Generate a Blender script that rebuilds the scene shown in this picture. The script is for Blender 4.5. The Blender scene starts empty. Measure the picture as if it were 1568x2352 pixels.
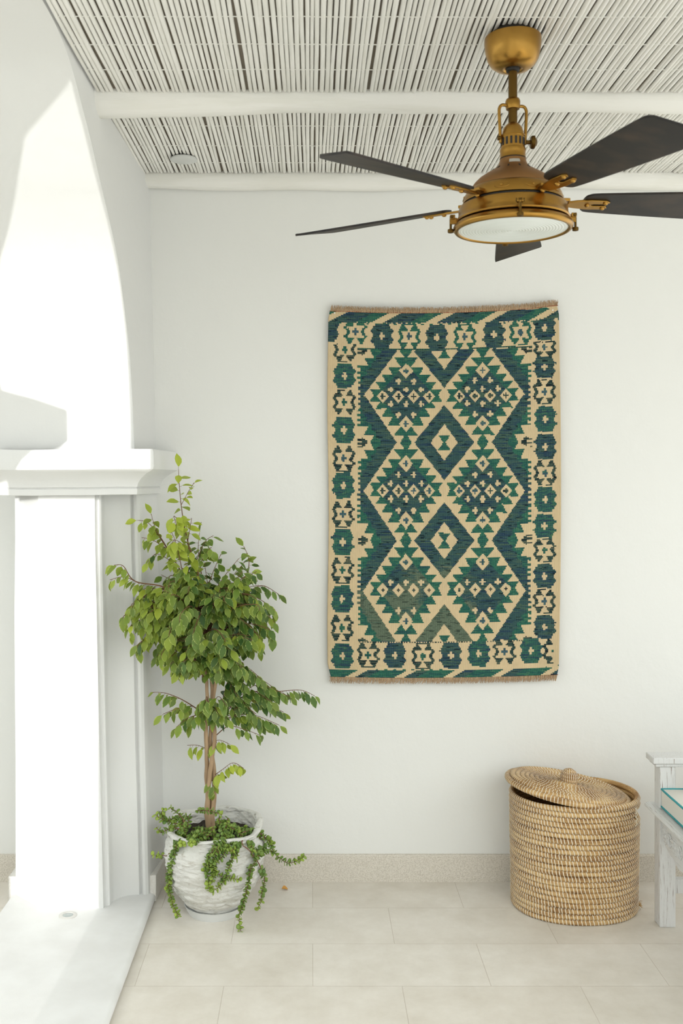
import bpy, bmesh, math, random
import numpy as np
from mathutils import Vector, Matrix, noise, Quaternion

S = bpy.context.scene
COL = S.collection
PI = math.pi
random.seed(7)
CH = 1.76            # camera height
FPX = 35/36*2352     # focal length in pixels
WY = 4.315           # back wall

# ------------------------------------------------------------------ camera
cd = bpy.data.cameras.new('camera'); cam = bpy.data.objects.new('camera', cd); COL.objects.link(cam)
cam.location = (0, 0, CH); cam.rotation_euler = (PI/2, 0, 0)
cd.lens = 35; cd.sensor_width = 36; cd.sensor_fit = 'AUTO'
cd.shift_x = (784-715)/2352; cd.shift_y = -(1176-1090)/2352
cd.clip_start = .05
cd.dof.use_dof = True; cd.dof.focus_distance = 4.15; cd.dof.aperture_fstop = 4.5
S.camera = cam
# ------------------------------------------------------------------ world, sun, exposure
SKY_L, SKY_R, SKY_STR = (0.51, 0.540, 0.545), (0.43, 0.447, 0.442), 3.4
SUN_STR, SUN_EL, SUN_AZ = 1.8, 6.0, 1.5
w = bpy.data.worlds.new('World'); S.world = w; w.use_nodes = True
nt = w.node_tree; bg = nt.nodes['Background']
tc = nt.nodes.new('ShaderNodeTexCoord'); sx = nt.nodes.new('ShaderNodeSeparateXYZ')
rp = nt.nodes.new('ShaderNodeValToRGB'); mr = nt.nodes.new('ShaderNodeMapRange')
nt.links.new(tc.outputs['Generated'], sx.inputs[0]); nt.links.new(sx.outputs['X'], mr.inputs[0])
mr.inputs[1].default_value = -1; mr.inputs[2].default_value = 1
nt.links.new(mr.outputs[0], rp.inputs[0]); nt.links.new(rp.outputs[0], bg.inputs[0])
rp.color_ramp.elements[0].color = SKY_L+(1,); rp.color_ramp.elements[0].position = .15
rp.color_ramp.elements[1].color = SKY_R+(1,); rp.color_ramp.elements[1].position = .7
mz = nt.nodes.new('ShaderNodeMapRange'); nt.links.new(sx.outputs['Z'], mz.inputs[0])
mz.inputs[1].default_value = 0; mz.inputs[2].default_value = 1; mz.inputs[3].default_value = .68*SKY_STR; mz.inputs[4].default_value = 1.8*SKY_STR
nt.links.new(mz.outputs[0], bg.inputs[1])      # brighter towards the zenith
sl = bpy.data.lights.new('sun', 'SUN'); so = bpy.data.objects.new('sun', sl); COL.objects.link(so)
sl.energy = SUN_STR; sl.angle = math.radians(.13); sl.color = (1, .985, .96)
_e, _a = math.radians(SUN_EL), math.radians(SUN_AZ)
so.rotation_euler = Vector((math.sin(_a)*math.cos(_e), math.cos(_a)*math.cos(_e), -math.sin(_e))).to_track_quat('-Z', 'Y').to_euler()
so.location = (-1, -4, 5)
S.view_settings.view_transform = 'Standard'; S.view_settings.look = 'None'
S.view_settings.gamma = 1; S.view_settings.use_curve_mapping = False
S.view_settings.exposure = 0.51

# ------------------------------------------------------------------ helpers
def srgb(r, g, b):
    f = lambda c: ((c/255+.055)/1.055)**2.4 if c > 10 else c/255/12.92
    return (f(r), f(g), f(b), 1)

def mat(name, col, rough=.6, metal=0, bump=0, bscale=60, col2=None, nscale=8, stretch=(1, 1, 1), spec=.5, contrast=(.35, .65), trans=0, sss=0):
    m = bpy.data.materials.new(name); m.use_nodes = True
    n = m.node_tree.nodes; l = m.node_tree.links; b = n['Principled BSDF']
    b.inputs['Base Color'].default_value = col; b.inputs['Roughness'].default_value = rough
    b.inputs['Metallic'].default_value = metal; b.inputs['Specular IOR Level'].default_value = spec
    b.inputs['Transmission Weight'].default_value = trans
    t = n.new('ShaderNodeTexCoord'); mp = n.new('ShaderNodeMapping'); mp.inputs['Scale'].default_value = stretch
    l.new(t.outputs['Object'], mp.inputs[0])
    if col2 is not None:
        no = n.new('ShaderNodeTexNoise'); no.inputs['Scale'].default_value = nscale; no.inputs['Detail'].default_value = 6
        l.new(mp.outputs[0], no.inputs['Vector'])
        cr = n.new('ShaderNodeValToRGB'); cr.color_ramp.elements[0].color = col; cr.color_ramp.elements[1].color = col2
        cr.color_ramp.elements[0].position, cr.color_ramp.elements[1].position = contrast
        l.new(no.outputs[0], cr.inputs[0]); l.new(cr.outputs[0], b.inputs['Base Color'])
    if bump:
        nb = n.new('ShaderNodeTexNoise'); nb.inputs['Scale'].default_value = bscale; nb.inputs['Detail'].default_value = 5
        l.new(mp.outputs[0], nb.inputs['Vector'])
        bp = n.new('ShaderNodeBump'); bp.inputs['Strength'].default_value = 1; bp.inputs['Distance'].default_value = bump
        l.new(nb.outputs[0], bp.inputs['Height']); l.new(bp.outputs[0], b.inputs['Normal'])
    return m

def link_mesh(name, verts, faces, material=None, parent=None, smooth=True, angle=40):
    me = bpy.data.meshes.new(name); me.from_pydata([tuple(v) for v in verts], [], faces); me.update()
    o = bpy.data.objects.new(name, me); COL.objects.link(o)
    if material: me.materials.append(material)
    if parent: o.parent = parent
    if smooth:
        me.polygons.foreach_set('use_smooth', [True]*len(me.polygons))
        me.set_sharp_from_angle(angle=math.radians(angle))
    return o

class MB:
    """collects shapes into one mesh"""
    def __init__(s): s.v = []; s.f = []
    def add(s, vs, fs):
        k = len(s.v); s.v += [Vector(v) for v in vs]; s.f += [tuple(i+k for i in f) for f in fs]; return s
    def box(s, a, b, M=None):
        (x0, y0, z0), (x1, y1, z1) = a, b
        vs = [Vector(p) for p in ((x0,y0,z0),(x1,y0,z0),(x1,y1,z0),(x0,y1,z0),(x0,y0,z1),(x1,y0,z1),(x1,y1,z1),(x0,y1,z1))]
        if M: vs = [M @ v for v in vs]
        return s.add(vs, [(0,3,2,1),(4,5,6,7),(0,1,5,4),(1,2,6,5),(2,3,7,6),(3,0,4,7)])
    def lathe(s, prof, n=48, M=None, cap=True, mod=None):
        vs = []; fs = []
        for (r, z) in prof:
            for i in range(n):
                a = 2*PI*i/n; rr = r if mod is None else mod(r, z, a)
                vs.append(Vector((rr*math.cos(a), rr*math.sin(a), z)))
        for j in range(len(prof)-1):
            for i in range(n):
                k = (i+1) % n
                fs.append((j*n+i, j*n+k, (j+1)*n+k, (j+1)*n+i))
        if cap:
            fs.append(tuple(reversed(range(n)))); fs.append(tuple((len(prof)-1)*n+i for i in range(n)))
        if M: vs = [M @ v for v in vs]
        return s.add(vs, fs)
    def tube(s, pts, r, n=8, closed=False, caps=True):
        pts = [Vector(p) for p in pts]; L = len(pts)
        rr = r if isinstance(r, (list, tuple)) else [r]*L
        vs = []; fs = []; up = None
        for i, p in enumerate(pts):
            if closed: t = pts[(i+1) % L]-pts[i-1]
            else: t = pts[min(i+1, L-1)]-pts[max(i-1, 0)]
            t.normalize()
            if up is None:
                up = t.orthogonal().normalized()
            up = (up-t*up.dot(t))
            if up.length < 1e-6: up = t.orthogonal()
            up.normalize(); sd = t.cross(up)
            for k in range(n):
                a = 2*PI*k/n; vs.append(p+(up*math.cos(a)+sd*math.sin(a))*rr[i])
        m = L if closed else L-1
        for i in range(m):
            j = (i+1) % L
            for k in range(n):
                q = (k+1) % n; fs.append((i*n+k, i*n+q, j*n+q, j*n+k))
        if caps and not closed:
            fs.append(tuple(reversed(range(n)))); fs.append(tuple((L-1)*n+k for k in range(n)))
        return s.add(vs, fs)
    def prism(s, poly, axis, a, b):
        """poly: 2D points; axis 'X': poly=(y,z) ; 'Y': (x,z) ; 'Z': (x,y)"""
        def P(p, t): return {'X': (t, p[0], p[1]), 'Y': (p[0], t, p[1]), 'Z': (p[0], p[1], t)}[axis]
        n = len(poly); vs = [P(p, a) for p in poly]+[P(p, b) for p in poly]
        fs = [tuple(range(n)), tuple(reversed(range(n, 2*n)))]
        fs += [(i, i+n, (i+1) % n+n, (i+1) % n) for i in range(n)]
        return s.add(vs, fs)
    def build(s, name, material, parent=None, smooth=True, angle=40, bevel=0, fix=True):
        o = link_mesh(name, s.v, s.f, material, parent, False)
        if fix:
            bm = bmesh.new(); bm.from_mesh(o.data); bmesh.ops.recalc_face_normals(bm, faces=bm.faces); bm.to_mesh(o.data); bm.free()
        if smooth:
            o.data.polygons.foreach_set('use_smooth', [True]*len(o.data.polygons)); o.data.set_sharp_from_angle(angle=math.radians(angle))
        if bevel:
            m = o.modifiers.new('bevel', 'BEVEL'); m.width = bevel; m.segments = 3; m.limit_method = 'ANGLE'; m.angle_limit = math.radians(40)
            m.harden_normals = False
        return o

def thing(name, label, cat, loc=(0, 0, 0), rotz=0, group=None):
    o = bpy.data.objects.new(name, None); COL.objects.link(o); o.empty_display_size = .1
    o.location = loc; o.rotation_euler = (0, 0, rotz); o['label'] = label; o['category'] = cat
    if group: o['group'] = group
    return o
def tag(o, label, cat, group=None):
    o['label'] = label; o['category'] = cat
    if group: o['group'] = group
    return o
def struct(o):
    o['kind'] = 'structure'; return o
def part_label(o, t): o['label'] = t; return o

def spline(pts, n=6):
    pts = [Vector(p) for p in pts]; out = []
    for i in range(len(pts)-1):
        p0 = pts[max(i-1, 0)]; p1 = pts[i]; p2 = pts[i+1]; p3 = pts[min(i+2, len(pts)-1)]
        for k in range(n):
            t = k/n
            out.append(.5*((2*p1)+(p2-p0)*t+(2*p0-5*p1+4*p2-p3)*t*t+(3*p1-p0-3*p2+p3)*t**3))
    out.append(pts[-1]); return out
def T(x, y, z): return Matrix.Translation((x, y, z))
def R(a, ax): return Matrix.Rotation(math.radians(a), 4, ax)

# ------------------------------------------------------------------ materials
M_WALL = mat('white_plaster', (.80, .80, .775, 1), .85, bump=.004, bscale=9, spec=.15)
M_PLAST = mat('white_lime_plaster', (.765, .765, .75, 1), .85, bump=.003, bscale=12, spec=.15)
M_CANE = mat('white_painted_cane', (.80, .79, .74, 1), .65, bump=.0006, bscale=120, col2=(.87, .86, .82, 1), nscale=9, stretch=(6, .6, 6))
M_CEIL = mat('ceiling_board', (.20, .17, .13, 1), .9)
M_LOG = mat('white_painted_log', (.76, .75, .70, 1), .8, bump=.004, bscale=6, col2=(.80, .79, .75, 1), nscale=5, stretch=(.6, 4, 4), contrast=(.38, .52))
M_TWINE = mat('pale_twine', (.78, .77, .72, 1), .9)
M_BASE = mat('speckled_limestone', (.55, .505, .43, 1), .75, bump=.0004, bscale=400, col2=(.72, .675, .60, 1), nscale=220, contrast=(.35, .6))
M_BASE2 = mat('pale_limestone', (.70, .67, .62, 1), .75, bump=.0003, bscale=300, col2=(.78, .76, .72, 1), nscale=160)
M_THRESH = mat('white_limestone_slab', (.74, .735, .72, 1), .6, col2=(.80, .80, .79, 1), nscale=7, bump=.0003, bscale=300)
M_BRASS = mat('antique_brass', srgb(150, 112, 50), .30, metal=1, bump=.0002, bscale=200, col2=srgb(172, 132, 66), nscale=6)
M_BRASSD = mat('dark_brass', srgb(100, 76, 36), .45, metal=1)
M_DARK = mat('dark_gap', (.012, .009, .006, 1), .6)
M_BLADE = mat('espresso_wood', srgb(30, 27, 26), .5, col2=srgb(56, 46, 38), nscale=9, stretch=(1, 1.6, 1), spec=.35, contrast=(.45, .7))
M_GLASS = mat('frosted_glass', (.80, .84, .82, 1), .22, spec=.6)

def tile_material():
    m = bpy.data.materials.new('limestone_tiles'); m.use_nodes = True
    n = m.node_tree.nodes; l = m.node_tree.links; b = n['Principled BSDF']
    t = n.new('ShaderNodeTexCoord'); mp = n.new('ShaderNodeMapping'); l.new(t.outputs['Object'], mp.inputs[0])
    # brick rows run along X; row lines at y = 3.734 + k*.3095, joints at x = .005 + k*.613 in alternate rows
    mp.inputs['Location'].default_value = (-.005+.613*20, -3.734+.3095*20, 0)
    br = n.new('ShaderNodeTexBrick'); l.new(mp.outputs[0], br.inputs['Vector'])
    br.inputs['Scale'].default_value = 1; br.inputs['Brick Width'].default_value = .613; br.inputs['Row Height'].default_value = .3095
    br.inputs['Mortar Size'].default_value = .0011; br.inputs['Mortar Smooth'].default_value = .3; br.offset = .5; br.offset_frequency = 2
    br.inputs['Color1'].default_value = (.73, .69, .62, 1); br.inputs['Color2'].default_value = (.765, .73, .665, 1)
    br.inputs['Mortar'].default_value = (.62, .56, .48, 1)
    no = n.new('ShaderNodeTexNoise'); no.inputs['Scale'].default_value = 5; no.inputs['Detail'].default_value = 8; no.inputs['Roughness'].default_value = .7
    l.new(t.outputs['Object'], no.inputs['Vector'])
    cr = n.new('ShaderNodeValToRGB'); cr.color_ramp.elements[0].position = .3; cr.color_ramp.elements[1].position = .7
    cr.color_ramp.elements[0].color = (.88, .86, .83, 1); cr.color_ramp.elements[1].color = (1.06, 1.06, 1.07, 1)
    l.new(no.outputs[0], cr.inputs[0])
    mx = n.new('ShaderNodeMix'); mx.data_type = 'RGBA'; mx.blend_type = 'MULTIPLY'; mx.inputs[0].default_value = 1
    l.new(br.outputs['Color'], mx.inputs[6]); l.new(cr.outputs[0], mx.inputs[7]); l.new(mx.outputs[2], b.inputs['Base Color'])
    b.inputs['Roughness'].default_value = .55; b.inputs['Specular IOR Level'].default_value = .35
    bp = n.new('ShaderNodeBump'); bp.inputs['Distance'].default_value = .001; bp.invert = True
    l.new(br.outputs['Fac'], bp.inputs['Height']); l.new(bp.outputs[0], b.inputs['Normal'])
    return m
M_TILE = tile_material()

# ------------------------------------------------------------------ the setting
struct(MB().box((-6, -4, -.1), (5, WY+.3, 0)).build('floor', M_TILE, smooth=False))
struct(MB().box((-5, WY, 0), (4.2, WY+.25, 3.4)).build('wall_back', M_WALL, smooth=False))
CZ = CH+1.28
struct(MB().box((-.70, 1.0, CZ+.012), (3.6, WY, CZ+.12)).build('ceiling', M_CEIL, smooth=False))
ceil = bpy.data.objects['ceiling']

def wob(x, s=1., seed=0.): return noise.noise(Vector((x*s, seed, seed*1.7)))
def cane_bay(name, y0, y1, seed):
    random.seed(seed); b = MB(); x = -.712; i = 0
    while x < 2.6:
        r = random.uniform(.0058, .0082)
        dx = random.gauss(0, .0022); z = CZ+.006+random.gauss(0, .0012)
        e0 = y0; e1 = y1-random.uniform(0, .006)
        n = max(5, int((e1-e0)/.14)); pts = []; rad = []
        ph = random.uniform(0, 50)
        for k in range(n+1):
            t = k/n; y = e0+(e1-e0)*t
            pts.append((x+dx*(t-.5)*2+.0032*noise.noise(Vector((ph, y*2.2, 0))), y, z+.002*noise.noise(Vector((ph, 9, y*3)))))
            rad.append(r*(1+.10*noise.noise(Vector((ph, y*8, 5)))))
        pts.append((pts[-1][0], e1+r*.55, z)); rad.append(r*.55)
        b.tube(pts, rad, 8)
        x += r*2+random.choice((.0006, .0014, .0022, .0034)) ; i += 1
    return b.build(name, M_CANE, ceil, angle=60)
cane_bay('reed_mat', .9, 3.335, 3)
cane_bay('reed_mat', 3.42, 4.225, 5)
tw = MB()
for y in (1.3, 1.6, 1.9, 2.2, 2.41, 2.60, 2.785, 2.965, 3.15, 3.66, 3.88, 4.09):
    pts = []; x = -.71
    while x < 2.55:
        pts.append((x, y+.006*noise.noise(Vector((x*3, y*7, 0))), CZ+.0012+.0018*noise.noise(Vector((x*60, y, 1))))); x += .0085
    tw.tube(pts, .0016, 4)
tw.build('reed_twine', M_TWINE, ceil)

def log(name, y, z, r, seed, top):
    b = MB(); pts = []; rr = []
    x = -.735
    while x < 2.7:
        pts.append((x, y+.012*noise.noise(Vector((x*1.1, seed, 0))), z+top(x)+.010*noise.noise(Vector((x*2.2, seed, 4)))))
        rr.append(r*(1+.20*noise.noise(Vector((x*1.9, seed, 9)))+.03*noise.noise(Vector((x*9, seed, 2))))); x += .05
    b.tube(pts, rr, 28)
    return struct(b.build(name, M_LOG, angle=80))
log('trim_1', 3.398, CH+1.298, .060, 2.3, lambda x: -.012 if x < -.3 else -.012+.012*min(1, (x+.3)/.5))
log('trim_2', 4.275, CH+1.272, .048, 7.1, lambda x: .004*x)

# left wall: pier with moulded corner, and the arch that springs from it
def lean(z): return .022*(CH-z)     # walls lean a little into the room towards the floor
plan = [(-1.22, WY+.01), (-1.22, 4.09), (-1.085, 3.96), (-.866, 3.96), (-.8655, 3.972), (-.859, 3.985), (-.853, 3.983), (-.846, 3.987), (-.8425, 3.998), (-.8425, 4.022)]
for k in range(1, 10):
    t = k/10; x = -.8425+(.7465-.8425)*-t; y = 4.022+(4.088-4.022)*t
    o_ = .020*math.sin(PI*t); plan.append((x-.55*o_*1.0, y+.85*o_))
plan += [(-.7465, 4.088), (-.7415, 4.104), (-.7365, 4.10), (-.731, 4.090), (-.720, 4.086), (-.709, 4.092), (-.703, 4.104), (-.699, 4.125), (-.672, WY+.01)]
b = MB(); zs = [0, .1, .3, .6, .9, 1.2, 1.5, CH-.04]; vs = []; n = len(plan)
for j, z in enumerate(zs):
    for (x, y) in plan:
        k = lean(z) if x > -1.0 else lean(z)*.12
        vs.append((x+k+.004*noise.noise(Vector((x*4, y*4, z*2.3))), y+.004*noise.noise(Vector((x*3+9, y*4, z*2.1))), z))
fs = [tuple(range(n)), tuple(n*(len(zs)-1)+i for i in range(n))]
for j in range(len(zs)-1):
    for i in range(n): fs.append((j*n+i, j*n+(i+1) % n, (j+1)*n+(i+1) % n, (j+1)*n+i))
b.add(vs, fs)
arch = [(3.970, .05), (3.970, .10), (3.958, .24), (3.936, .36), (3.900, .495), (3.84, .62), (3.745, .76), (3.63, .865), (3.50, .955), (3.398, 1.018), (3.236, 1.125), (3.085, 1.222), (2.98, 1.262), (2.80, 1.285), (2.60, 1.288)]
av = [(p.x, p.y) for p in spline([(a_, b_, 0) for a_, b_ in arch], 4)]
poly = [(WY+.01, .05)]+av+[(2.60, 1.62), (WY+.01, 1.62)]
n = len(poly); vs = []
for side in (0, 1):
    for (y, z) in poly:
        x = (-.703-.022*z+(.14*(y-4.1) if y > 4.1 else 0)) if side == 0 else -1.26
        if side == 0: x += .004*noise.noise(Vector((1, y*3, z*3)))
        vs.append((x, y, z+CH))
b.add(vs, [tuple(range(n)), tuple(reversed(range(n, 2*n)))]+[(i, i+n, (i+1) % n+n, (i+1) % n) for i in range(n)])
wl = struct(b.build('wall_left', M_PLAST, angle=28))

# capital / impost moulding swept around the pier head
prof = [(0, -.082), (.024, -.080), (.027, -.058), (.020, -.053), (.026, -.049), (.030, -.035), (.045, -.015), (.070, .004), (.088, .013), (.100, .020), (.103, .03), (.101, .090), (.096, .098), (0, .100)]
path = [(-.68, WY+.004, 1, 0), (-.712, 3.955, 1, -1), (-1.225, 3.955, -1, -1), (-1.225, WY+.004, -1, 0)]
b = MB(); segs = []
full = []
for i in range(3):
    a, c = path[i], path[i+1]
    for k in range(12):
        t = k/12; full.append((a[0]+(c[0]-a[0])*t, a[1]+(c[1]-a[1])*t, (a[2], a[3]) if k == 0 else None, i))
full.append((path[3][0], path[3][1], (path[3][2], path[3][3]), 2))
sn = [(1, 0), (0, -1), (-1, 0)]
vs = []
for (x, y, d_, i) in full:
    dx, dy = d_ if d_ else sn[i]
    for (o_, z) in prof:
        vs.append((x+dx*o_+.003*noise.noise(Vector((x*9, y*9, z*8))), y+dy*o_, CH+z+.004*noise.noise(Vector((x*5, y*5, 3)))))
m = len(prof); fs = []
for i in range(len(full)-1):
    for k in range(m-1): fs.append((i*m+k, i*m+k+1, (i+1)*m+k+1, (i+1)*m+k))
b.add(vs, fs); struct(b.build('trim_3', M_PLAST, angle=35))

# threshold slab with a rounded nosing on the room side, skirting boards
pr = [(-1.225, 0), (-.665, 0), (-.650, .004), (-.643, .012), (-.642, .022), (-.648, .031), (-.660, .035), (-1.225, .035)]
struct(MB().prism(pr, 'Y', -1.6, 4.118).build('trim_4', M_THRESH, angle=50))
struct(MB().prism([(WY, 0), (WY-.016, 0), (WY-.016, .112), (WY-.013, .116), (WY, .117)], 'X', -.66, 4.0).build('baseboard_back', M_BASE, smooth=False))
b = MB(); pl = [(-.648, WY-.016), (-.632, WY-.016), (-.640, 4.103), (-.678, 4.103), (-.675, 4.14)]
b.prism(pl, 'Z', 0, .108); struct(b.build('baseboard_left', M_BASE2, smooth=False, bevel=.003))
struct(MB().prism([(WY, 0), (WY-.016, 0), (WY-.016, .117), (WY, .117)], 'X', -4.9, -1.24).build('baseboard_outer', M_BASE, smooth=False))
struct(MB().box((-1.245, 4.09, 0), (-1.215, WY-.017, .108)).build('baseboard_pier', M_BASE2, smooth=False, bevel=.003))

# added unseen wall behind the viewer, its opening cut to shape the sun patch
op = [(-1.385, -CH), (-1.385, .545), (-1.30, .571), (-1.265, .63), (-1.228, .667), (-1.15, .695), (-1.118, .722), (-1.116, .831), (-1.245, .874), (-1.37, .906),
      (-1.395, 1.15), (-1.294, 1.368), (-1.14, 1.536), (-1.065, 1.622), (-.882, 1.709), (-.866, 1.720), (-.864, .690), (-.765, .680), (-.765, .555), (-.992, .545), (-.992, -CH)]
poly = [(-5.0, -CH)]+op+[(1.7, -CH), (1.7, 2.05), (-5.0, 2.05)]
struct(MB().prism([(x, z+CH) for x, z in poly], 'Y', -1.62, -1.5).build('wall_sun_mask', M_WALL, smooth=False))

struct(MB().box((-1.34, -1.60, CH+.487), (-.70, -1.52, CH+.583)).build('shadow_bar', M_WALL, smooth=False))  # added bar across the opening, casts shade on the capital's hollow moulding
struct(MB().box((-3.6, -1.50, CH+1.63), (-1.27, WY, CH+1.75)).build('ceiling_sky_blocker', M_WALL, smooth=False))  # added roof out of view, keeps sky light off the arch
struct(MB().box((-4.2, -1.62, 0), (-4.05, WY, 2.2)).build('wall_sky_blocker', M_WALL, smooth=False))  # added wall out of view, cuts the light from the left

# ------------------------------------------------------------------ kilim
RY = WY-.016
def P2W(px, py, y): return ((px-715)/FPX*y, y, CH-(py-1090)/FPX*y)
def outer_hw(a):
    a = abs(a)
    if a < 4: return 21
    if a < 8: return 23.5
    if a < 13: return 26.5
    if a < 17: return 23.5
    if a < 22: return 20
    return 17
def medallion(dx, dy, hooked, hh=28.5):
    """0 outside, 1 colour, 2 beige, 3 centre colour"""
    a = abs(dy)*28.5/hh; x = abs(dx)
    if a > 28.5 or x > outer_hw(a): return 0
    cross = (x < 2.6 and a < 8.4) or (x < 6.6 and a < 3.2)
    if not hooked: return 2 if cross else 1
    if cross: return 3
    if a > 27: return 1
    if a > 13.2: return 1 if x > 2.8+(a-14)*.62 else 2
    return 1 if x > outer_hw(a)-7.6 else 2
MEDS = []
for (x, y, h) in [(752, 757, 0), (816, 762, 1), (877, 771, 0), (939, 773, 1), (1003, 776, 0), (1067, 774, 1), (1134, 769, 0), (1195, 763, 1), (1250, 753, 0)]: MEDS.append((x, y, h, 29, 'top'))
for (y, h, hh) in [(803, 1, 28), (863, 0, 28), (924, 1, 29), (988, 0, 30.5), (1053, 1, 30), (1115, 0, 30), (1181, 1, 30), (1245, 0, 29.5), (1310, 1, 30.5), (1376, 0, 31), (1442, 1, 30.5)]:
    MEDS.append((791-(y-860)*.011, y, h, hh, 'left'))
for (y, h, hh) in [(797, 1, 23), (843, 0, 25.5), (900, 1, 28), (962, 0, 29), (1026, 0, 29), (1086, 1, 28.5), (1147, 0, 28.5), (1208, 0, 27), (1264, 1, 26.5), (1323, 0, 27.5), (1381, 1, 27.5), (1440, 0, 26.5)]:
    MEDS.append((1250+(2 if 950 < y < 1200 else 0), y, h, hh, 'right'))
for (x, y, h) in [(786, 1507, 0), (845, 1504, 1), (907, 1506, 0), (971, 1507, 1), (1035, 1506, 0), (1099, 1502, 0), (1158, 1497, 1), (1219, 1495, 0), (1273, 1495, 1)]: MEDS.append((x, y, h, 29, 'bottom'))
JUNC = [800, 1014, 1241, 1474]
LOZ = [(903, 800, 1014), (1124, 1014, 1241), (1350, 1241, 1474)]
BE, NA, GR, DK, BL = 0, 1, 2, 3, 4
def plus(dx, dy, s=1): x = abs(dx); y = abs(dy); return (x < 2.5*s and y < 7.2*s) or (x < 6.6*s and y < 2.5*s)
def field(x, y):
    if x > 1020: x = 2040-x; mir = True
    else: mir = False
    # central diamonds
    for jc in JUNC:
        dx = abs(x-1020); dy = abs(y-jc)
        if dx/69+dy/(88 if jc > 900 else 86) < 1:
            if dx/31+dy/43 < 1:
                lim = 14.5 if jc > 900 and jc < 1400 else 15
                return GR if (dy < 17.5 and dx < 2.5+dy*.68) else BE
            return NA
    j = min(range(4), key=lambda k: abs(y-JUNC[k])); a = abs(y-JUNC[j])*111/(112 if j not in (0,) else 103)
    xb = 911-.675*a
    if x < xb-.1:
        if a < 11.5 and x < (844 if a < 4 else (839 if a < 8 else 834)):
            if x < 830 and int((y+1000)/4.6) % 2: return BE
            return DK
        g = 850+a*.5 if a < 17 else (836+(a-17)*.45 if a < 38 else 821)
        if x < g: return BE
        if x < 828 and int((y+1000)/6.2) % 2 and a >= 38: return BE
        return GR if x < 874-.60*a+3*math.sin(a*.35) else NA
    cx = 932
    k = 0 if y < 1014 else (1 if y < 1241 else 2)
    cy, t, bt = LOZ[k]
    dy = y-cy; dy = dy*111/(cy-t) if dy < 0 else dy*111/(bt-cy)
    dx = x-cx; ax = abs(dx); ay = abs(dy)
    # hex link between lozenges
    if ay > 94: return GR if ax < 3+(ay-94)*.62 else BE
    E = [0, 15, 32, 51, 71, 94.1]; WN = [74, 58, 45, 31, 10]; WW = [83, 70, 56, 41, 27.5]
    r = next(i for i in range(5) if ay < E[i+1]); hw = WN[r]+(WW[r]-WN[r])*(ay-E[r])/(E[r+1]-E[r])
    if ax > hw: return BE
    # beige diamonds
    for (sx_, sy_, w_, h_) in ((0, -61, 16.5, 20), (0, 67, 16.5, 20), (-53.5, 3, 13.5, 15.5), (-17.5, 3, 13.5, 15.5), (17.5, 3, 13.5, 15.5), (53.5, 3, 13.5, 15.5)):
        ddx, ddy = dx-sx_, dy-sy_
        if abs(ddx)/w_+abs(ddy)/h_ < 1:
            sc = (.95 if k < 2 else (.55 if w_ < 15 else .95))
            return (DK if w_ < 15 and (k != 1 or dx < 0) else BL) if plus(ddx, ddy, sc) else BE
    sm = [(-35, -14), (0, -14), (35, -14), (-17.5, -35), (17.5, -35), (-17.5, 46), (17.5, 46), (-35, 21), (0, 21), (35, 21)]
    if k == 2: sm = [(-35, -14), (0, -14), (35, -14), (-17.5, 46), (17.5, 46)]
    if k == 0 or k == 1 or k == 2:
        for (sx_, sy_) in sm:
            if plus(dx-sx_, dy-sy_, 1.02): return BE
    if ax/64+ay/78 < 1: return NA
    return GR
def sag(u):       # how far the top / bottom borders hang at a column
    t = (u-1020)/265
    return 9*(1-t*t)-5*t
def kilim_class(px, py):
    f = max(0, min(1, (1130-py)/400)); g = max(0, min(1, (py-1130)/400))
    s_ = sag(px)
    v = py-f*s_*.85*1.0-g*(s_*.55-2.5)        # flattened row coordinate
    vt, vb = 709.5, 1555
    if v < 735+1.2*math.sin(px*.55):
        if v < vt: return BE
        q = (px-(v-735)*-1.9-848) % 123
        if q < 28: return BE
        return (NA if q < 88 else GR)
    if v < 739 and int(px/7) % 3 == 0 and v > 736.5: return GR
    if v > 1537+1.2*math.sin(px*.55):
        q = (px-(v-1555)*-1.8-790) % 112
        if q < 22: return BE
        return (NA if q < 50 else GR)
    if v > 1533 and v < 1535.5 and int(px/7) % 3 == 0: return GR
    for (mx, my, h, hh, side) in MEDS:
        if side == 'top' and my == 757 and px > 752 and px < 781 and abs(py-my) < 28:
            return NA if px < 752+outer_hw(py-my) else BE
        if abs(px-mx) < 30 and abs(py-my) < 34:
            if side == 'top':
                yy = py
            if side in ('left', 'right') and my < 810 and py < my-13: continue
            if side == 'bottom' and mx > 1270 and px > 1270: continue
            c = medallion(px-mx, py-my, h, hh)
            if c:
                if c == 2: return BE
                if c == 3: return (BL if my < 1220 and side != 'left' or int(my) % 4 == 1 else GR)
                if h: return GR if side == 'top' else DK
                return NA if (side == 'top' and mx < 1200) or int(mx*3+my*7) % 3 == 0 else 5
    if 821 < px < 1221:
        top, bot = 797, 1471
        if v >= top and v <= bot: return field(px, v if abs(v-1130) > 100 else v)
        if abs(v-(top-2)) < 1.6: return DK if int(px/3) % 2 else GR
        if abs(v-(bot+2)) < 1.3: return DK if int(px/3) % 2 else BE
    return BE
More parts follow.
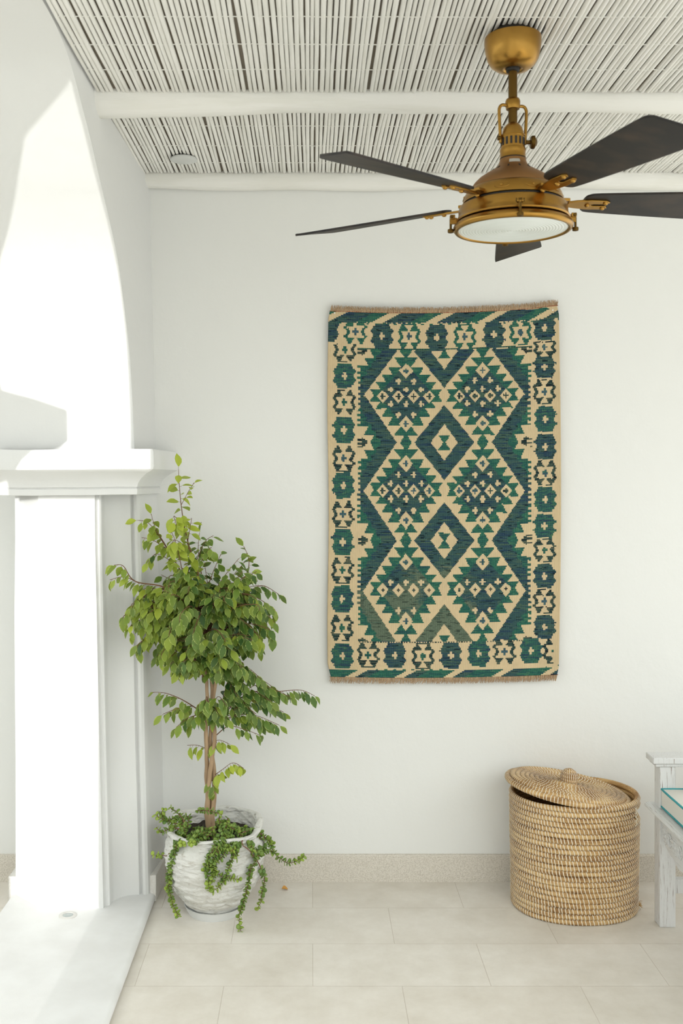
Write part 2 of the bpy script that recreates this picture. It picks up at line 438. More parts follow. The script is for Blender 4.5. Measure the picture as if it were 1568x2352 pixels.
def build_kilim():
    root = thing('kilim_rug', 'green, blue and beige flat-woven rug with diamond pattern hung on the white wall', 'rug', (1.0*(1020-715)/FPX*RY, RY, CH-(1130-1090)/FPX*RY))
    NX, NY = 212, 588
    def edgeL(v): return 753+6*max(0, (730-v)/30)+(4 if v < 1000 else 0)*0+1.5*math.sin(v*.012)+(7*max(0, (v-1525)/30))
    def edgeR(v): return 1283+5*math.sin(PI*max(0, min(1, (v-720)/810)))-6*max(0, (v-1530)/28)-4*max(0, (722-v)/20)
    def top(u): return 708+sag(u)*1.05+(-2 if u > 1240 else 0)
    def bot(u): return 1553+(sag(u)*.5-1)
    cls = np.zeros((NY, NX), int)
    V = []; pxs = np.zeros((NY+1, NX+1)); pys = np.zeros((NY+1, NX+1))
    for j in range(NY+1):
        for i in range(NX+1):
            s = i/NX; t = j/NY
            u0 = 755+s*530; py = top(u0)+(bot(u0)-top(u0))*t
            px = edgeL(py)+(edgeR(py)-edgeL(py))*s
            pxs[j, i] = px; pys[j, i] = py
            off = .006*noise.noise(Vector((s*2.2, t*3.1, 1)))+.010*max(0, (s-.93)/.07)**2+.006*max(0, (t-.97)/.03)+.004
            x, y, z = P2W(px, py, RY-off-.004)
            V.append((x-root.location.x, y-root.location.y, z-root.location.z))
    F = []; cols = []
    rnd = random.Random(5)
    def streak(px, py, sc, seed): return noise.noise(Vector((px*sc, py*.42, seed)))
    blk = {NA: [(58, 86, 86), (48, 70, 88), (32, 48, 54), (76, 100, 86)], GR: [(54, 106, 88), (44, 92, 84), (74, 116, 90), (46, 84, 84)],
           DK: [(52, 74, 70), (32, 44, 48), (74, 90, 80), (90, 96, 80)], BL: [(70, 98, 108), (58, 84, 92), (60, 104, 94), (80, 106, 106)], 5: [(56, 102, 88), (52, 82, 88), (74, 112, 88), (48, 70, 86)]}
    for j in range(NY):
        jq = (j//2)*2+1
        for i in range(NX):
            px = .5*(pxs[j, i]+pxs[j, i+1]); py = pys[min(jq, NY), i]
            c = kilim_class(px, py)
            F.append((j*(NX+1)+i, (j+1)*(NX+1)+i, (j+1)*(NX+1)+i+1, j*(NX+1)+i+1))
            yy = pys[j, i]
            if c == BE:
                k = 1+.035*noise.noise(Vector((px*.03, yy*.03, 2)))+.035*noise.noise(Vector((px*.9, yy*.1, 3)))+.02*(i % 2)
                col = (212*k, 190*k, 152*k)
            else:
                pal = blk[c]; n1 = streak(px, yy, .022, 10+c)*1.1+.35*noise.noise(Vector((px*.012, yy*.05, 3)))
                n2 = streak(px, yy, .05, 40+c)
                a = pal[0]
                if n1 > .22: a = pal[1]
                elif n1 < -.24: a = pal[3]
                if n2 > .34: a = pal[2]
                if c == NA and 1270 < yy < 1472 and px < 1095 and .55*n1+n2*.4+noise.noise(Vector((px*.012, yy*.02, 77)))+(yy-1400)/150 > -.25: a = (98, 112, 94) if n2 < .3 else (66, 78, 68)
                k = 1.06+.16*noise.noise(Vector((px*.3, yy*1.1, 6)))+.07*(i % 2)
                col = tuple(q*k for q in a)
            cols.append(srgb(*[max(0, min(255, q*(.95 if c == BE else .86))) for q in col]))
    me = bpy.data.meshes.new('woven_field'); me.from_pydata(V, [], F); me.update()
    at = me.attributes.new('weave', 'FLOAT_COLOR', 'FACE'); at.data.foreach_set('color', np.array(cols, dtype=np.float32).ravel())
    o = bpy.data.objects.new('woven_field', me); COL.objects.link(o); o.parent = root
    me.polygons.foreach_set('use_smooth', [True]*len(me.polygons))
    m = bpy.data.materials.new('kilim_weave'); m.use_nodes = True; n = m.node_tree.nodes; l = m.node_tree.links; bs = n['Principled BSDF']
    a = n.new('ShaderNodeAttribute'); a.attribute_name = 'weave'; l.new(a.outputs['Color'], bs.inputs['Base Color'])
    bs.inputs['Roughness'].default_value = .95; bs.inputs['Specular IOR Level'].default_value = .1
    tcc = n.new('ShaderNodeTexCoord'); wv = n.new('ShaderNodeTexWave'); wv.bands_direction = 'X'; wv.inputs['Scale'].default_value = 95; wv.inputs['Distortion'].default_value = .6
    l.new(tcc.outputs['Object'], wv.inputs['Vector']); bp = n.new('ShaderNodeBump'); bp.inputs['Distance'].default_value = .0004; bp.inputs['Strength'].default_value = .7
    l.new(wv.outputs[0], bp.inputs['Height']); l.new(bp.outputs[0], bs.inputs['Normal'])
    me.materials.append(m)
    sm = o.modifiers.new('thickness', 'SOLIDIFY'); sm.thickness = .005; sm.offset = -1 
    MF = mat('fringe_yarn', srgb(188, 162, 130), .95, col2=srgb(156, 128, 100), nscale=300)
    MR = mat('binding_cord', srgb(150, 84, 58), .9)
    L = root.location
    for (nm, fy, sg) in (('top', top, -1), ('bottom', bot, 1)):
        fb = MB(); u = 759.0
        while u < 1280:
            py = fy(u); ln = (rnd.uniform(9, 14) if sg < 0 else rnd.uniform(9, 15))
            skew = (6*noise.noise(Vector((u*.04, sg*3, 0)))+rnd.uniform(-2, 2))+( -3 if sg > 0 else 0)
            dep = RY-.009-rnd.uniform(0, .005)
            p0 = Vector(P2W(u, py-sg*1, dep+.002))-L; p1 = Vector(P2W(u+skew*.35, py+sg*ln*.5, dep-.003))-L; p2 = Vector(P2W(u+skew, py+sg*ln, dep))-L
            fb.tube([p0, p1, p2], [.0014, .0015, .0008], 4); u += rnd.uniform(.45, .95)
        fb.build('fringe', MF, root)
        cb = MB(); cb.tube([Vector(P2W(u, fy(u)+sg*-.5, RY-.0105-.010*max(0, ((u-755)/530-.93)/.07)**2))-L for u in np.linspace(757, 1281, 90)], .0016, 6); cb.build('binding', MR, root)
    for (px, py) in ((768, 719), (1269, 712)):
        nb = MB(); nb.lathe([(.001, -.012), (.001, 0), (.0035, 0), (.003, .0015), (.001, .002)], 12, T(*P2W(px, py, RY-(.012 if px < 900 else .020))) @ R(90, 'X'))
        nl = nb.build('nail', mat('nail_metal', (.8, .8, .78, 1), .35, metal=.3))
        tag(nl, 'tiny pale nail head at the rug\'s upper %s corner' % ('left' if px < 900 else 'right'), 'nail')
    return root
build_kilim()

# ------------------------------------------------------------------ ceiling fan
def build_fan():
    FX, FY = .583, 2.884
    root = thing('ceiling_fan', 'antique brass ceiling fan with five dark wooden blades and round glass light', 'ceiling fan', (FX, FY, CZ))
    z = lambda q: q-1.28          # heights given above the camera
    MB().lathe([(.010, z(1.178)), (.022, z(1.178)), (.026, z(1.173)), (.030, z(1.172)), (.050, z(1.177)), (.064, z(1.188)), (.073, z(1.203)), (.079, z(1.226)), (.0815, z(1.250)), (.081, z(1.263)), (.074, z(1.264))], 64).build('canopy', M_BRASS, root)
    MB().lathe([(.058, z(1.262)), (.058, z(1.285))], 32).build('mounting_ring', M_DARK, root)
    MB().lathe([(.060, z(1.2835)), (.092, z(1.2835)), (.092, z(1.288)), (.060, z(1.288))], 32).build('gap_shade_disc', M_DARK, root)  # black disc among the canes, paints the shaded gaps round the canopy
    MB().lathe([(.015, z(1.166)), (.019, z(1.168)), (.021, z(1.176)), (.018, z(1.18))], 32).build('rod_collar', M_DARK, root)
    MB().lathe([(.0128, z(1.00)), (.0128, z(1.18))], 24).build('downrod', M_BRASSD, root)
    # yoke: collar with two bent arms
    yk = MB(); yk.lathe([(.014, z(1.058)), (.019, z(1.058)), (.021, z(1.066)), (.0215, z(1.080)), (.019, z(1.087)), (.014, z(1.088))], 32)
    for s in (-1, 1):
        d = Vector((math.cos(math.radians(12))*s, math.sin(math.radians(12))*s, 0))
        yk.tube(spline([Vector((0, 0, z(1.068)))+d*.018, Vector((0, 0, z(1.068)))+d*.033, Vector((0, 0, z(1.060)))+d*.0405, Vector((0, 0, z(1.045)))+d*.042, Vector((0, 0, z(.985)))+d*.039, Vector((0, 0, z(.958)))+d*.037], 5), .0046, 10)
    yo = yk.build('yoke', M_BRASS, root, angle=60)
    kn = MB(); kn.lathe([(.006, 0), (.006, .012), (.016, .013), (.019, .017), (.019, .024), (.014, .026), (.009, .031), (.004, .032)], 24, T(.040, .008, z(.965)) @ R(90, 'Y'))
    kn.build('thumbscrew', M_BRASSD, yo)
    kn = MB(); kn.lathe([(.006, 0), (.007, .008), (.005, .010)], 16, T(-.036, -.008, z(.972)) @ R(-90, 'Y')); kn.build('pivot_bolt', M_BRASSD, yo)
    # upper neck with slots
    nk = MB(); nk.lathe([(.013, z(1.018)), (.018, z(1.014)), (.027, z(1.003)), (.0305, z(.990)), (.031, z(.984)), (.035, z(.982)), (.0355, z(.977)), (.034, z(.975)), (.034, z(.945)), (.036, z(.944)), (.0375, z(.938)), (.0365, z(.932)), (.0365, z(.918)), (.0375, z(.915))][::-1], 48)
    nko = nk.build('neck', M_BRASS, root, angle=30)
    for k in range(16):
        a = k*22.5+4; MB().box((.0335, -.0032, z(.950)), (.0349, .0032, z(.971)), R(a, 'Z')).build('vent_slot', M_DARK, nko, smooth=False)
    MB().lathe([(.0355, z(.9105)), (.0355, z(.9165))], 48).build('neck_seam', M_DARK, root)
    bell = [(.037, z(.912)), (.0385, z(.905)), (.041, z(.898)), (.048, z(.889)), (.062, z(.878)), (.080, z(.868)), (.098, z(.856)), (.112, z(.842)), (.120, z(.829)), (.1205, z(.826))]
    bo = MB().lathe(bell[::-1], 96).build('bell_housing', mat('satin_bronze', srgb(150, 112, 72), .5, metal=1), root, angle=50)
    for k in range(12):
        a = k*30+7; MB().box((-.006, -.0022, -.0012), (.006, .0022, .0012), R(a, 'Z') @ T(.0605, 0, z(.8795)) @ R(39, 'Y')).build('cooling_slot', M_DARK, bo, smooth=False)
    st = MB()
    rad = lambda a, q, zz: Vector((q*math.cos(math.radians(a)), q*math.sin(math.radians(a)), zz))
    N = 8; vs = []
    for i in range(N+1):
        a = 245+i*5.2
        vs += [rad(a, .0402, z(.9035)), rad(a, .0448, z(.8935))]
    st.add(vs, [(2*i, 2*i+1, 2*i+3, 2*i+2) for i in range(N)])
    part_label(st.build('rating_sticker', mat('sticker', (.42, .40, .35, 1), .5), bo), 'small silver sticker')
    MB().lathe([(.118, z(.820)), (.118, z(.829))], 96).build('seam', M_DARK, root)
    band = MB(); band.lathe([(.125, z(.782)), (.1435, z(.786)), (.143, z(.792)), (.139, z(.806)), (.131, z(.820)), (.127, z(.823)), (.112, z(.823))], 96)
    ba = band.build('blade_band', M_BRASS, root, angle=30)
    for k in range(10):     # oval bosses round the band
        a = 255+k*36-9; e = MB()
        for q in range(24): pass
        pts = [rad(a+8.6*math.cos(2*PI*t/24), .1385+(-.0045*math.sin(2*PI*t/24)), z(.8045)+.0085*math.sin(2*PI*t/24)) for t in range(24)]
        e.tube(pts, .0012, 5, closed=True)
        e.lathe([(.005, 0), (.0045, .003), (.002, .0042)], 12, R(a, 'Z') @ T(.1375, 0, z(.805)) @ R(75, 'Y'))
        e.build('boss', M_BRASS, ba)
    MB().lathe([(.139, z(.776)), (.141, z(.784))], 96).build('seam', M_DARK, root)
    lo = [(.120, z(.728)), (.160, z(.734)), (.163, z(.738)), (.160, z(.742)), (.159, z(.744)), (.157, z(.748)), (.156, z(.753)), (.1555, z(.768)), (.152, z(.776)), (.146, z(.7785)), (.130, z(.7785))]
    MB().lathe(lo, 128).build('lower_housing', M_BRASS, root, angle=30)
    ring = [(.150, z(.7245)), (.156, z(.7075)), (.160, z(.7045)), (.166, z(.7055)), (.1705, z(.711)), (.1715, z(.7165)), (.169, z(.722)), (.163, z(.7275)), (.158, z(.7305)), (.150, z(.7305))]
    MB().lathe(ring, 128).build('glass_rim', M_BRASS, root, angle=50)
    gp = []; 
    for k in range(61):
        r_ = .157*(1-k/60); gp.append((max(r_, .0008), z(.7105)+.004*(r_/.157)**2-.005+.0009*math.cos(r_*2*PI/.0085)))
    MB().lathe(gp[::-1], 96, cap=False).build('light_glass', M_GLASS, root, angle=80)
    for a in (-95, -4, 86, 176):
        Q = R(a, 'Z'); lb = MB()
        lb.box((.160, -.004, z(.728)), (.180, .004, z(.746)), Q)
        lb.box((.166, -.0085, z(.742)), (.181, -.0045, z(.754)), Q).box((.166, .0045, z(.742)), (.181, .0085, z(.754)), Q)
        lo_ = lb.build('latch', M_BRASS, root, bevel=.0012)
        MB().lathe([(.0045, -.012), (.0052, -.010), (.0052, .010), (.0045, .012)], 12, Q @ T(.176, 0, z(.748)) @ R(90, 'X')).build('hinge_pin', M_BRASSD, lo_)
        MB().lathe([(.003, z(.702)), (.0085, z(.7035)), (.0092, z(.708)), (.0085, z(.713)), (.0035, z(.714)), (.0035, z(.742))], 16, Q @ T(.1785, 0, 0)).build('latch_knob', M_BRASSD, lo_)
    # blades
    for a in (147.5, 219.5, 291.5, 3.5, 77.0):
        Q = R(a, 'Z') @ T(0, 0, z(.792)) @ R(-13, 'X')
        out = []
        up_ = [(.205, .010), (.207, .030), (.216, .041), (.24, .049), (.36, .059), (.50, .069), (.62, .076), (.690, .079), (.712, .076), (.722, .066)]
        dn_ = [(.205, -.010), (.207, -.030), (.216, -.041), (.24, -.049), (.36, -.059), (.50, -.069), (.64, -.077), (.742, -.082), (.752, -.079), (.756, -.070)]
        out = [(p.x, p.y) for p in spline([(x, y, 0) for x, y in up_], 3)]+[(p.x, p.y) for p in reversed(spline([(x, y, 0) for x, y in dn_], 3))]
        n = len(out); vs = []
        out = [(.205+(x-.205)*.905, y*1.03) for x, y in out]
        for (x, y) in out: vs.append(Q @ Vector((x, -y, .004-.9*y*y)))
        for (x, y) in out: vs.append(Q @ Vector((x, -y, -.0025-.9*y*y)))
        bl = MB().add(vs, [tuple(range(n)), tuple(reversed(range(n, 2*n)))]+[(i, i+n, (i+1) % n+n, (i+1) % n) for i in range(n)]).build('blade', M_BLADE, root, angle=50)
        br = MB()
        Q2 = R(a, 'Z') @ T(0, 0, z(.792))
        br.box((.120, -.016, -.001), (.165, .016, .008), Q2)
        vs = [(.160, -.013), (.185, -.020), (.225, -.026), (.270, -.024), (.282, -.016), (.276, -.006), (.235, -.006), (.228, 0), (.235, .006), (.276, .006), (.282, .016), (.270, .024), (.225, .026), (.185, .020), (.160, .013)]
        m_ = len(vs)
        br.add([Q @ Vector((x, y, -.0035)) for x, y in vs]+[Q @ Vector((x, y, -.0095)) for x, y in vs], [tuple(range(m_)), tuple(reversed(range(m_, 2*m_)))]+[(i, i+m_, (i+1) % m_+m_, (i+1) % m_) for i in range(m_)])
        bk = br.build('blade_bracket', M_BRASS, bl, bevel=.0015)
        for (x, y) in ((.222, -.016), (.222, .016), (.270, -.015), (.270, .015)):
            pass
        for (x, y) in ((.218, 0), (.268, -.015), (.268, .015), (.150, 0)):
            MB().lathe([(.0075, -.0085), (.0075, -.011), (.005, -.0145), (.002, -.0155)], 12, Q @ T(x, y, 0)).build('screw', M_BRASS, bl)
    return root
build_fan()

# recessed ceiling disc light
rt = thing('ceiling_light', 'flat white round light fitting set in the reed ceiling near the left corner', 'light', (-.515, 4.02, CZ-.012))
MB().lathe([(.048, -.001), (.0535, .001), (.054, .004), (.052, .008), (.03, .010)], 48).build('cover', mat('white_plastic', (.62, .63, .61, 1), .4), rt)
MB().lathe([(.02, .0155), (.060, .0155), (.060, .020), (.02, .020)], 24, T(0, -.012, 0)).build('cutout_shade_disc', M_DARK, rt)  # black disc stands in for the shade inside the hole in the reeds
MB().lathe([(.030, .009), (.030, .024)], 24).build('backplate', mat('grey_plastic', (.25, .25, .24, 1), .5), rt)
# recessed floor uplight
ft = thing('floor_light', 'small round recessed uplight set in the pale threshold at the pillar foot', 'light', (-.952, 3.895, .035))
MB().lathe([(.020, .001), (.022, .0035), (.033, .003), (.036, .0005), (.036, -.004)], 40, cap=False).build('bezel', mat('brushed_steel', (.62, .61, .58, 1), .45, metal=.35), ft)
MB().lathe([(.001, .002), (.018, .002), (.0205, .001)], 32, cap=False).build('lens', mat('clear_lens', (.40, .44, .43, 1), .15), ft)

# ------------------------------------------------------------------ pot, saucer, plants
PX, PY = -.390, 4.017
def build_pot():
    root = thing('plant_pot', 'rough white plaster pot with layered ridges holding the ficus', 'plant pot', (PX, PY, .028))
    prof = [(.100, .0), (.108, .008), (.134, .045), (.163, .09), (.184, .14), (.197, .19), (.203, .235), (.200, .27), (.193, .295), (.184, .310), (.181, .322), (.188, .335), (.192, .345), (.189, .354), (.180, .357), (.168, .352), (.163, .335), (.163, .30)]
    prof = [(r, z*.915) for r, z in prof]; P = [(p.x, p.y) for p in spline([(r, z, 0) for r, z in prof], 9)]
    def mod(r, z, a):
        c, s = math.cos(a)*r, math.sin(a)*r
        q = (z*38+1.6*noise.noise(Vector((c*6, s*6, z*9)))) % 1.0
        k = .008*noise.noise(Vector((c*7, s*7, z*34)))+.006*noise.noise(Vector((c*30, s*30, z*85)))+.003*noise.noise(Vector((c*70, s*70, z*160)))+.0042*(q**3-.3)*(1 if z < .29 else .3)*(.4+abs(noise.noise(Vector((c*9, s*9, z*12))))*2)
        if .2 < z < .27: k -= .012*math.exp(-((a-5.25)/.35)**2)
        dent = -.012*math.exp(-((a-4.25)/.5)**2)*math.exp(-((z-.30)/.03)**2)
        return r+k*min(1, z/.03+.3)+dent
    b = MB().lathe(P, 160, mod=mod, cap=False)
    for v in b.v:      # sagging rim
        a = math.atan2(v.y, v.x)
        if v.z > .25: v.z += (v.z-.25)/.07*(.012*math.sin(a+.3)+.006*math.sin(3*a)+.004*math.sin(5*a+1))
    o = b.build('pot_body', mat('crusty_white_plaster', (.72, .71, .67, 1), .95, bump=.004, bscale=70, col2=(.50, .47, .41, 1), nscale=34, contrast=(.56, .74), spec=.1, stretch=(1, 1, 2.2)), root, angle=80, fix=False)
    sb = MB(); rings = []
    n = 48; R_ = 22; vs = []; fs = []
    for j in range(R_):
        r = .168*j/(R_-1)+.001
        for i in range(n):
            a = 2*PI*i/n; x, y = r*math.cos(a), r*math.sin(a)
            vs.append((x, y, .279+.010*noise.noise(Vector((x*30, y*30, 0)))+.008*noise.noise(Vector((x*80, y*80, 3)))))
    for j in range(R_-1):
        for i in range(n): fs.append((j*n+i, j*n+(i+1) % n, (j+1)*n+(i+1) % n, (j+1)*n+i))
    fs.append(tuple(range(n)))
    sb.add(vs, fs).build('soil', mat('dark_soil', (.018, .013, .009, 1), .95, bump=.004, bscale=150, col2=(.06, .045, .032, 1), nscale=120), root)
build_pot()
sau = MB().lathe([(.001, .004), (.092, .004), (.094, .0), (.104, .0), (.114, .018), (.120, .034), (.1225, .037), (.119, .037), (.112, .024), (.108, .0255), (.001, .0255)], 64, cap=False).build('saucer', mat('white_plastic_saucer', (.74, .75, .74, 1), .35))
sau.location = (PX, PY, 0); tag(sau, 'smooth white round saucer under the rough plant pot', 'saucer')

def leaf_material(name, base, light, edge, young, rough=.42):
    m = bpy.data.materials.new(name); m.use_nodes = True; n = m.node_tree.nodes; l = m.node_tree.links; b = n['Principled BSDF']
    at = n.new('ShaderNodeAttribute'); at.attribute_name = 'leafdata'; sp = n.new('ShaderNodeSeparateColor'); l.new(at.outputs['Color'], sp.inputs[0])
    def mix(f, a, c):
        x = n.new('ShaderNodeMix'); x.data_type = 'RGBA'
        if hasattr(f, 'links'): l.new(f, x.inputs[0])
        else: x.inputs[0].default_value = f
        for s, v in ((6, a), (7, c)):
            if isinstance(v, tuple): x.inputs[s].default_value = v
            else: l.new(v, x.inputs[s])
        return x.outputs[2]
    c1 = mix(sp.outputs[1], base, light)        # G: random
    tcn = n.new('ShaderNodeTexCoord'); no = n.new('ShaderNodeTexNoise'); no.inputs['Scale'].default_value = 95; l.new(tcn.outputs['Object'], no.inputs['Vector'])
    ma = n.new('ShaderNodeMath'); ma.operation = 'ADD'; l.new(sp.outputs[0], ma.inputs[0]); l.new(no.outputs[0], ma.inputs[1])
    mr_ = n.new('ShaderNodeMapRange'); mr_.inputs[1].default_value = 1.33; mr_.inputs[2].default_value = 1.50; l.new(ma.outputs[0], mr_.inputs[0])
    c2 = mix(mr_.outputs[0], c1, edge)
    c3 = mix(sp.outputs[2], c2, young)
    l.new(c3, b.inputs['Base Color']); b.inputs['Roughness'].default_value = rough; b.inputs['Specular IOR Level'].default_value = .45
    tr = n.new('ShaderNodeBsdfTranslucent'); l.new(c3, tr.inputs[0]); ms = n.new('ShaderNodeMixShader'); ms.inputs[0].default_value = .28
    out = n['Material Output']; l.new(b.outputs[0], ms.inputs[1]); l.new(tr.outputs[0], ms.inputs[2]); l.new(ms.outputs[0], out.inputs[0])
    return m
class Leaves:
    def __init__(s): s.v = []; s.f = []; s.c = []
    def leaf(s, p, d, nrm, L, W, fold, curl, rnd, young, rows=((0, 0), (.12, .42), (.32, .92), (.55, 1.0), (.75, .72), (.9, .30), (1.0, .03))):
        d = d.normalized(); nrm = (nrm-d*nrm.dot(d))
        if nrm.length < 1e-4: nrm = d.orthogonal()
        nrm.normalize(); sd = d.cross(nrm); k = len(s.v); n = len(rows)
        for (t, w_) in rows:
            c = p+d*(L*t)-nrm*(curl*L*t*t)
            for q in (-1, 0, 1):
                s.v.append(c+sd*(q*W*w_*.5)+nrm*(abs(q)*fold*W*w_*.5)); s.c.append((abs(q), rnd, young, 1))
        for j in range(n-1):
            a = k+3*j; s.f += [(a, a+1, a+4, a+3), (a+1, a+2, a+5, a+4)]
    def disc(s, p, d, nrm, r, rnd, young):
        d = d.normalized(); nrm = (nrm-d*nrm.dot(d))
        if nrm.length < 1e-4: nrm = d.orthogonal()
        nrm.normalize(); sd = d.cross(nrm); k = len(s.v); N = 9
        for lay, (q, h) in enumerate(((.0, .18), (.72, .13), (1, 0), (.72, -.13), (0, -.18))):
            for i in range(N if q else 1):
                a = 2*PI*i/N; s.v.append(p+d*(r*(1.05+q*math.cos(a)*1.08))+sd*(r*q*math.sin(a))+nrm*(h*r)); s.c.append((.3 if q < 1 else .75, rnd, young, 1))
        o = [k, k+1, k+1+N, k+1+2*N, k+1+3*N]
        for i in range(N):
            j = (i+1) % N
            s.f += [(o[0], o[1]+i, o[1]+j), (o[1]+i, o[2]+i, o[2]+j, o[1]+j), (o[2]+i, o[3]+i, o[3]+j, o[2]+j), (o[3]+i, o[4], o[3]+j)]
    def build(s, name, m, parent):
        me = bpy.data.meshes.new(name); me.from_pydata([tuple(v) for v in s.v], [], s.f); me.update()
        at = me.attributes.new('leafdata', 'FLOAT_COLOR', 'POINT'); at.data.foreach_set('color', np.array(s.c, dtype=np.float32).ravel())
        me.polygons.foreach_set('use_smooth', [True]*len(me.polygons)); me.materials.append(m)
        o = bpy.data.objects.new(name, me); COL.objects.link(o); o.parent = parent; return o

def build_ficus():
    rnd = random.Random(11)
    base = Vector((-.405, 4.02, .30)); root = thing('ficus_tree', 'green variegated weeping fig with braided trunk growing in the white pot', 'tree', base)
    def I(px, py, dy=0.): return Vector(P2W(px, py, 4.03+dy))-base
    bark = mat('ficus_bark', srgb(184, 156, 124), .85, bump=.002, bscale=60, col2=srgb(146, 120, 92), nscale=25, stretch=(1, 1, .3))
    twigm = mat('twig_bark', srgb(118, 84, 58), .8)
    tk = MB()
    # three braided stems
    for s in range(3):
        pts = []; rr = []
        for k in range(80):
            t = k/79; z = t*.72; a = 2*PI*s/3+t*6.0+.6; off = .0165+.005*math.sin(t*11+s*2)
            if t < .12: off *= t/.12
            fork = max(0, t-.5)/.5
            cx = -.006*math.sin(t*4)+.014*(s-1)*fork*2.6
            pts.append((cx+math.cos(a)*off*(1-.6*fork)+.003*noise.noise(Vector((t*14, s, 3))), math.sin(a)*off*.8*(1-.5*fork)+.01*fork*(s-1), z)); rr.append((.0112-.0048*t)*(1+.22*noise.noise(Vector((t*15, s, 0)))))
        tk.tube(pts, rr, 12)
    tk.tube(spline([(0, 0, -.03), (0.0, 0, .04), (-.002, 0, .11)], 6), [.0205-.008*(k/12) for k in range(13)], 14)
    to = tk.build('trunk', bark, root, angle=70)
    br = MB(); lv = Leaves()
    def branch(pts, r0, leaves_from, spacing, young=0., size=1., droop=1., side=1.):
        P = spline(pts, 6); n = len(P); br.tube(P, [max(.0011, r0*(1-.82*i/(n-1))) for i in range(n)], 6)
        L = [0]
        for i in range(1, n): L.append(L[-1]+(P[i]-P[i-1]).length)
        s = leaves_from*L[-1]; alt = 1
        while s <= L[-1]+1e-4:
            i = max(k for k in range(n) if L[k] <= s+1e-9); i = min(i, n-2); t = (s-L[i])/max(1e-6, L[i+1]-L[i]); p = P[i].lerp(P[i+1], t)
            tan = (P[i+1]-P[i]).normalized(); sd = tan.cross(Vector((0, 0, 1)));
            if sd.length < .2: sd = Vector((math.cos(s*40), math.sin(s*40), 0))
            sd.normalize(); tip = s > L[-1]*.97
            d = sd*alt*rnd.uniform(.5, 1.)*side+tan*rnd.uniform(.3, .9)+Vector((rnd.uniform(-.3, .3), rnd.uniform(-.5, .2), -droop*rnd.uniform(.5, 1.5)))
            if tip: d = tan*1.1+Vector((0, 0, -.5*droop))
            d.normalize(); pet = p+d*.010+Vector((0, 0, .002))
            br.tube([p, pet], .0007, 3, caps=False)
            nrm = Vector((rnd.uniform(-.5, .35), rnd.uniform(-1.1, -.1), rnd.uniform(.2, 1.1)))
            ll = rnd.uniform(.040, .058)*size
            yg = min(1, max(0, young+rnd.gauss(0, .12)+(.25 if tip else 0)+(.5 if rnd.random() < .05 else 0)))
            q = pet+d*ll
            if q.y+base.y < WY-.01 and not (q.x+base.x < -.655 and q.y+base.y > 4.0): lv.leaf(pet, d, nrm, ll, ll*rnd.uniform(.47, .57), rnd.uniform(.1, .5), rnd.uniform(.0, .35), rnd.random(), yg)
            alt = -alt; s += spacing*rnd.uniform(.7, 1.25)
    # leader shoots traced from the crown's outline
    J = lambda *a: [I(*q) for q in a]
    branch(J((478, 1420, .0), (462, 1340, -.02), (436, 1262, -.03), (420, 1190, -.03), (412, 1120, -.03), (410, 1078, -.02)), .0042, .2, .017, .8, 1.08, .85)
    branch(J((430, 1250, -.03), (440, 1190, -.05)), .002, .3, .018, .8, .9, .7)
    branch(J((416, 1160, -.03), (432, 1130, -.02), (446, 1108, -.02)), .0014, .3, .02, .9, .8, .5)
    branch(J((425, 1215, -.03), (400, 1185, -.07), (405, 1205, -.09)), .0016, .1, .012, .95, 1.1, 1.1)
    branch(J((440, 1265, -.03), (402, 1240, -.09), (392, 1262, -.10)), .0016, .2, .012, .8, 1.1, 1.1)
    branch(J((450, 1290, -.02), (470, 1245, .0), (490, 1230, .0)), .0018, .3, .013, .2, 1.0, 1.0)
    branch(J((455, 1300, -.02), (480, 1262, -.05), (486, 1258, -.05)), .0016, .3, .013, .25, 1.0, 1.0)
    branch(J((395, 1290, -.04), (360, 1272, -.06), (340, 1290, -.08)), .0016, .3, .013, .4, 1.0, 1.1)
    branch(J((470, 1400, .0), (420, 1320, -.03), (385, 1260, -.05), (358, 1215, -.06), (347, 1180, -.06)), .0035, .2, .014, .5, 1.05, 1.)
    branch(J((385, 1262, -.05), (350, 1240, -.08), (325, 1235, -.09)), .002, .2, .02, .45, .95)
    branch(J((385, 1262, -.05), (345, 1205, -.04), (318, 1195, -.04)), .002, .3, .02, .7, .9)
    branch(J((420, 1320, -.03), (405, 1250, -.1), (390, 1215, -.1)), .002, .3, .017, .75, .95)
    branch(J((450, 1400, .0), (380, 1350, -.06), (310, 1335, -.10), (283, 1300, -.11), (262, 1298, -.11)), .004, .3, .015, .45, .95)
    branch(J((320, 1340, -.1), (285, 1325, -.12), (252, 1332, -.12)), .002, .3, .02, .7, .9)
    branch(J((490, 1400, .03), (530, 1350, .04), (560, 1330, .05), (572, 1290, .05), (560, 1255, .05)), .004, .25, .014, .1, .85, .8)
    branch(J((470, 1380, .0), (460, 1300, .04), (455, 1260, .05), (458, 1225, .05)), .003, .2, .014, .15, .9, .8)
    branch(J((450, 1400, .0), (400, 1340, .03), (370, 1320, .03)), .003, .2, .014, .1, .9, .9)
    branch(J((500, 1420, .03), (560, 1370, .06), (600, 1345, .08), (640, 1365, .08)), .004, .3, .013, .0, .9, 1)
    branch(J((500, 1450, .0), (560, 1400, .0), (600, 1400, .02), (630, 1430, .02)), .004, .3, .013, .05, .95, 1)
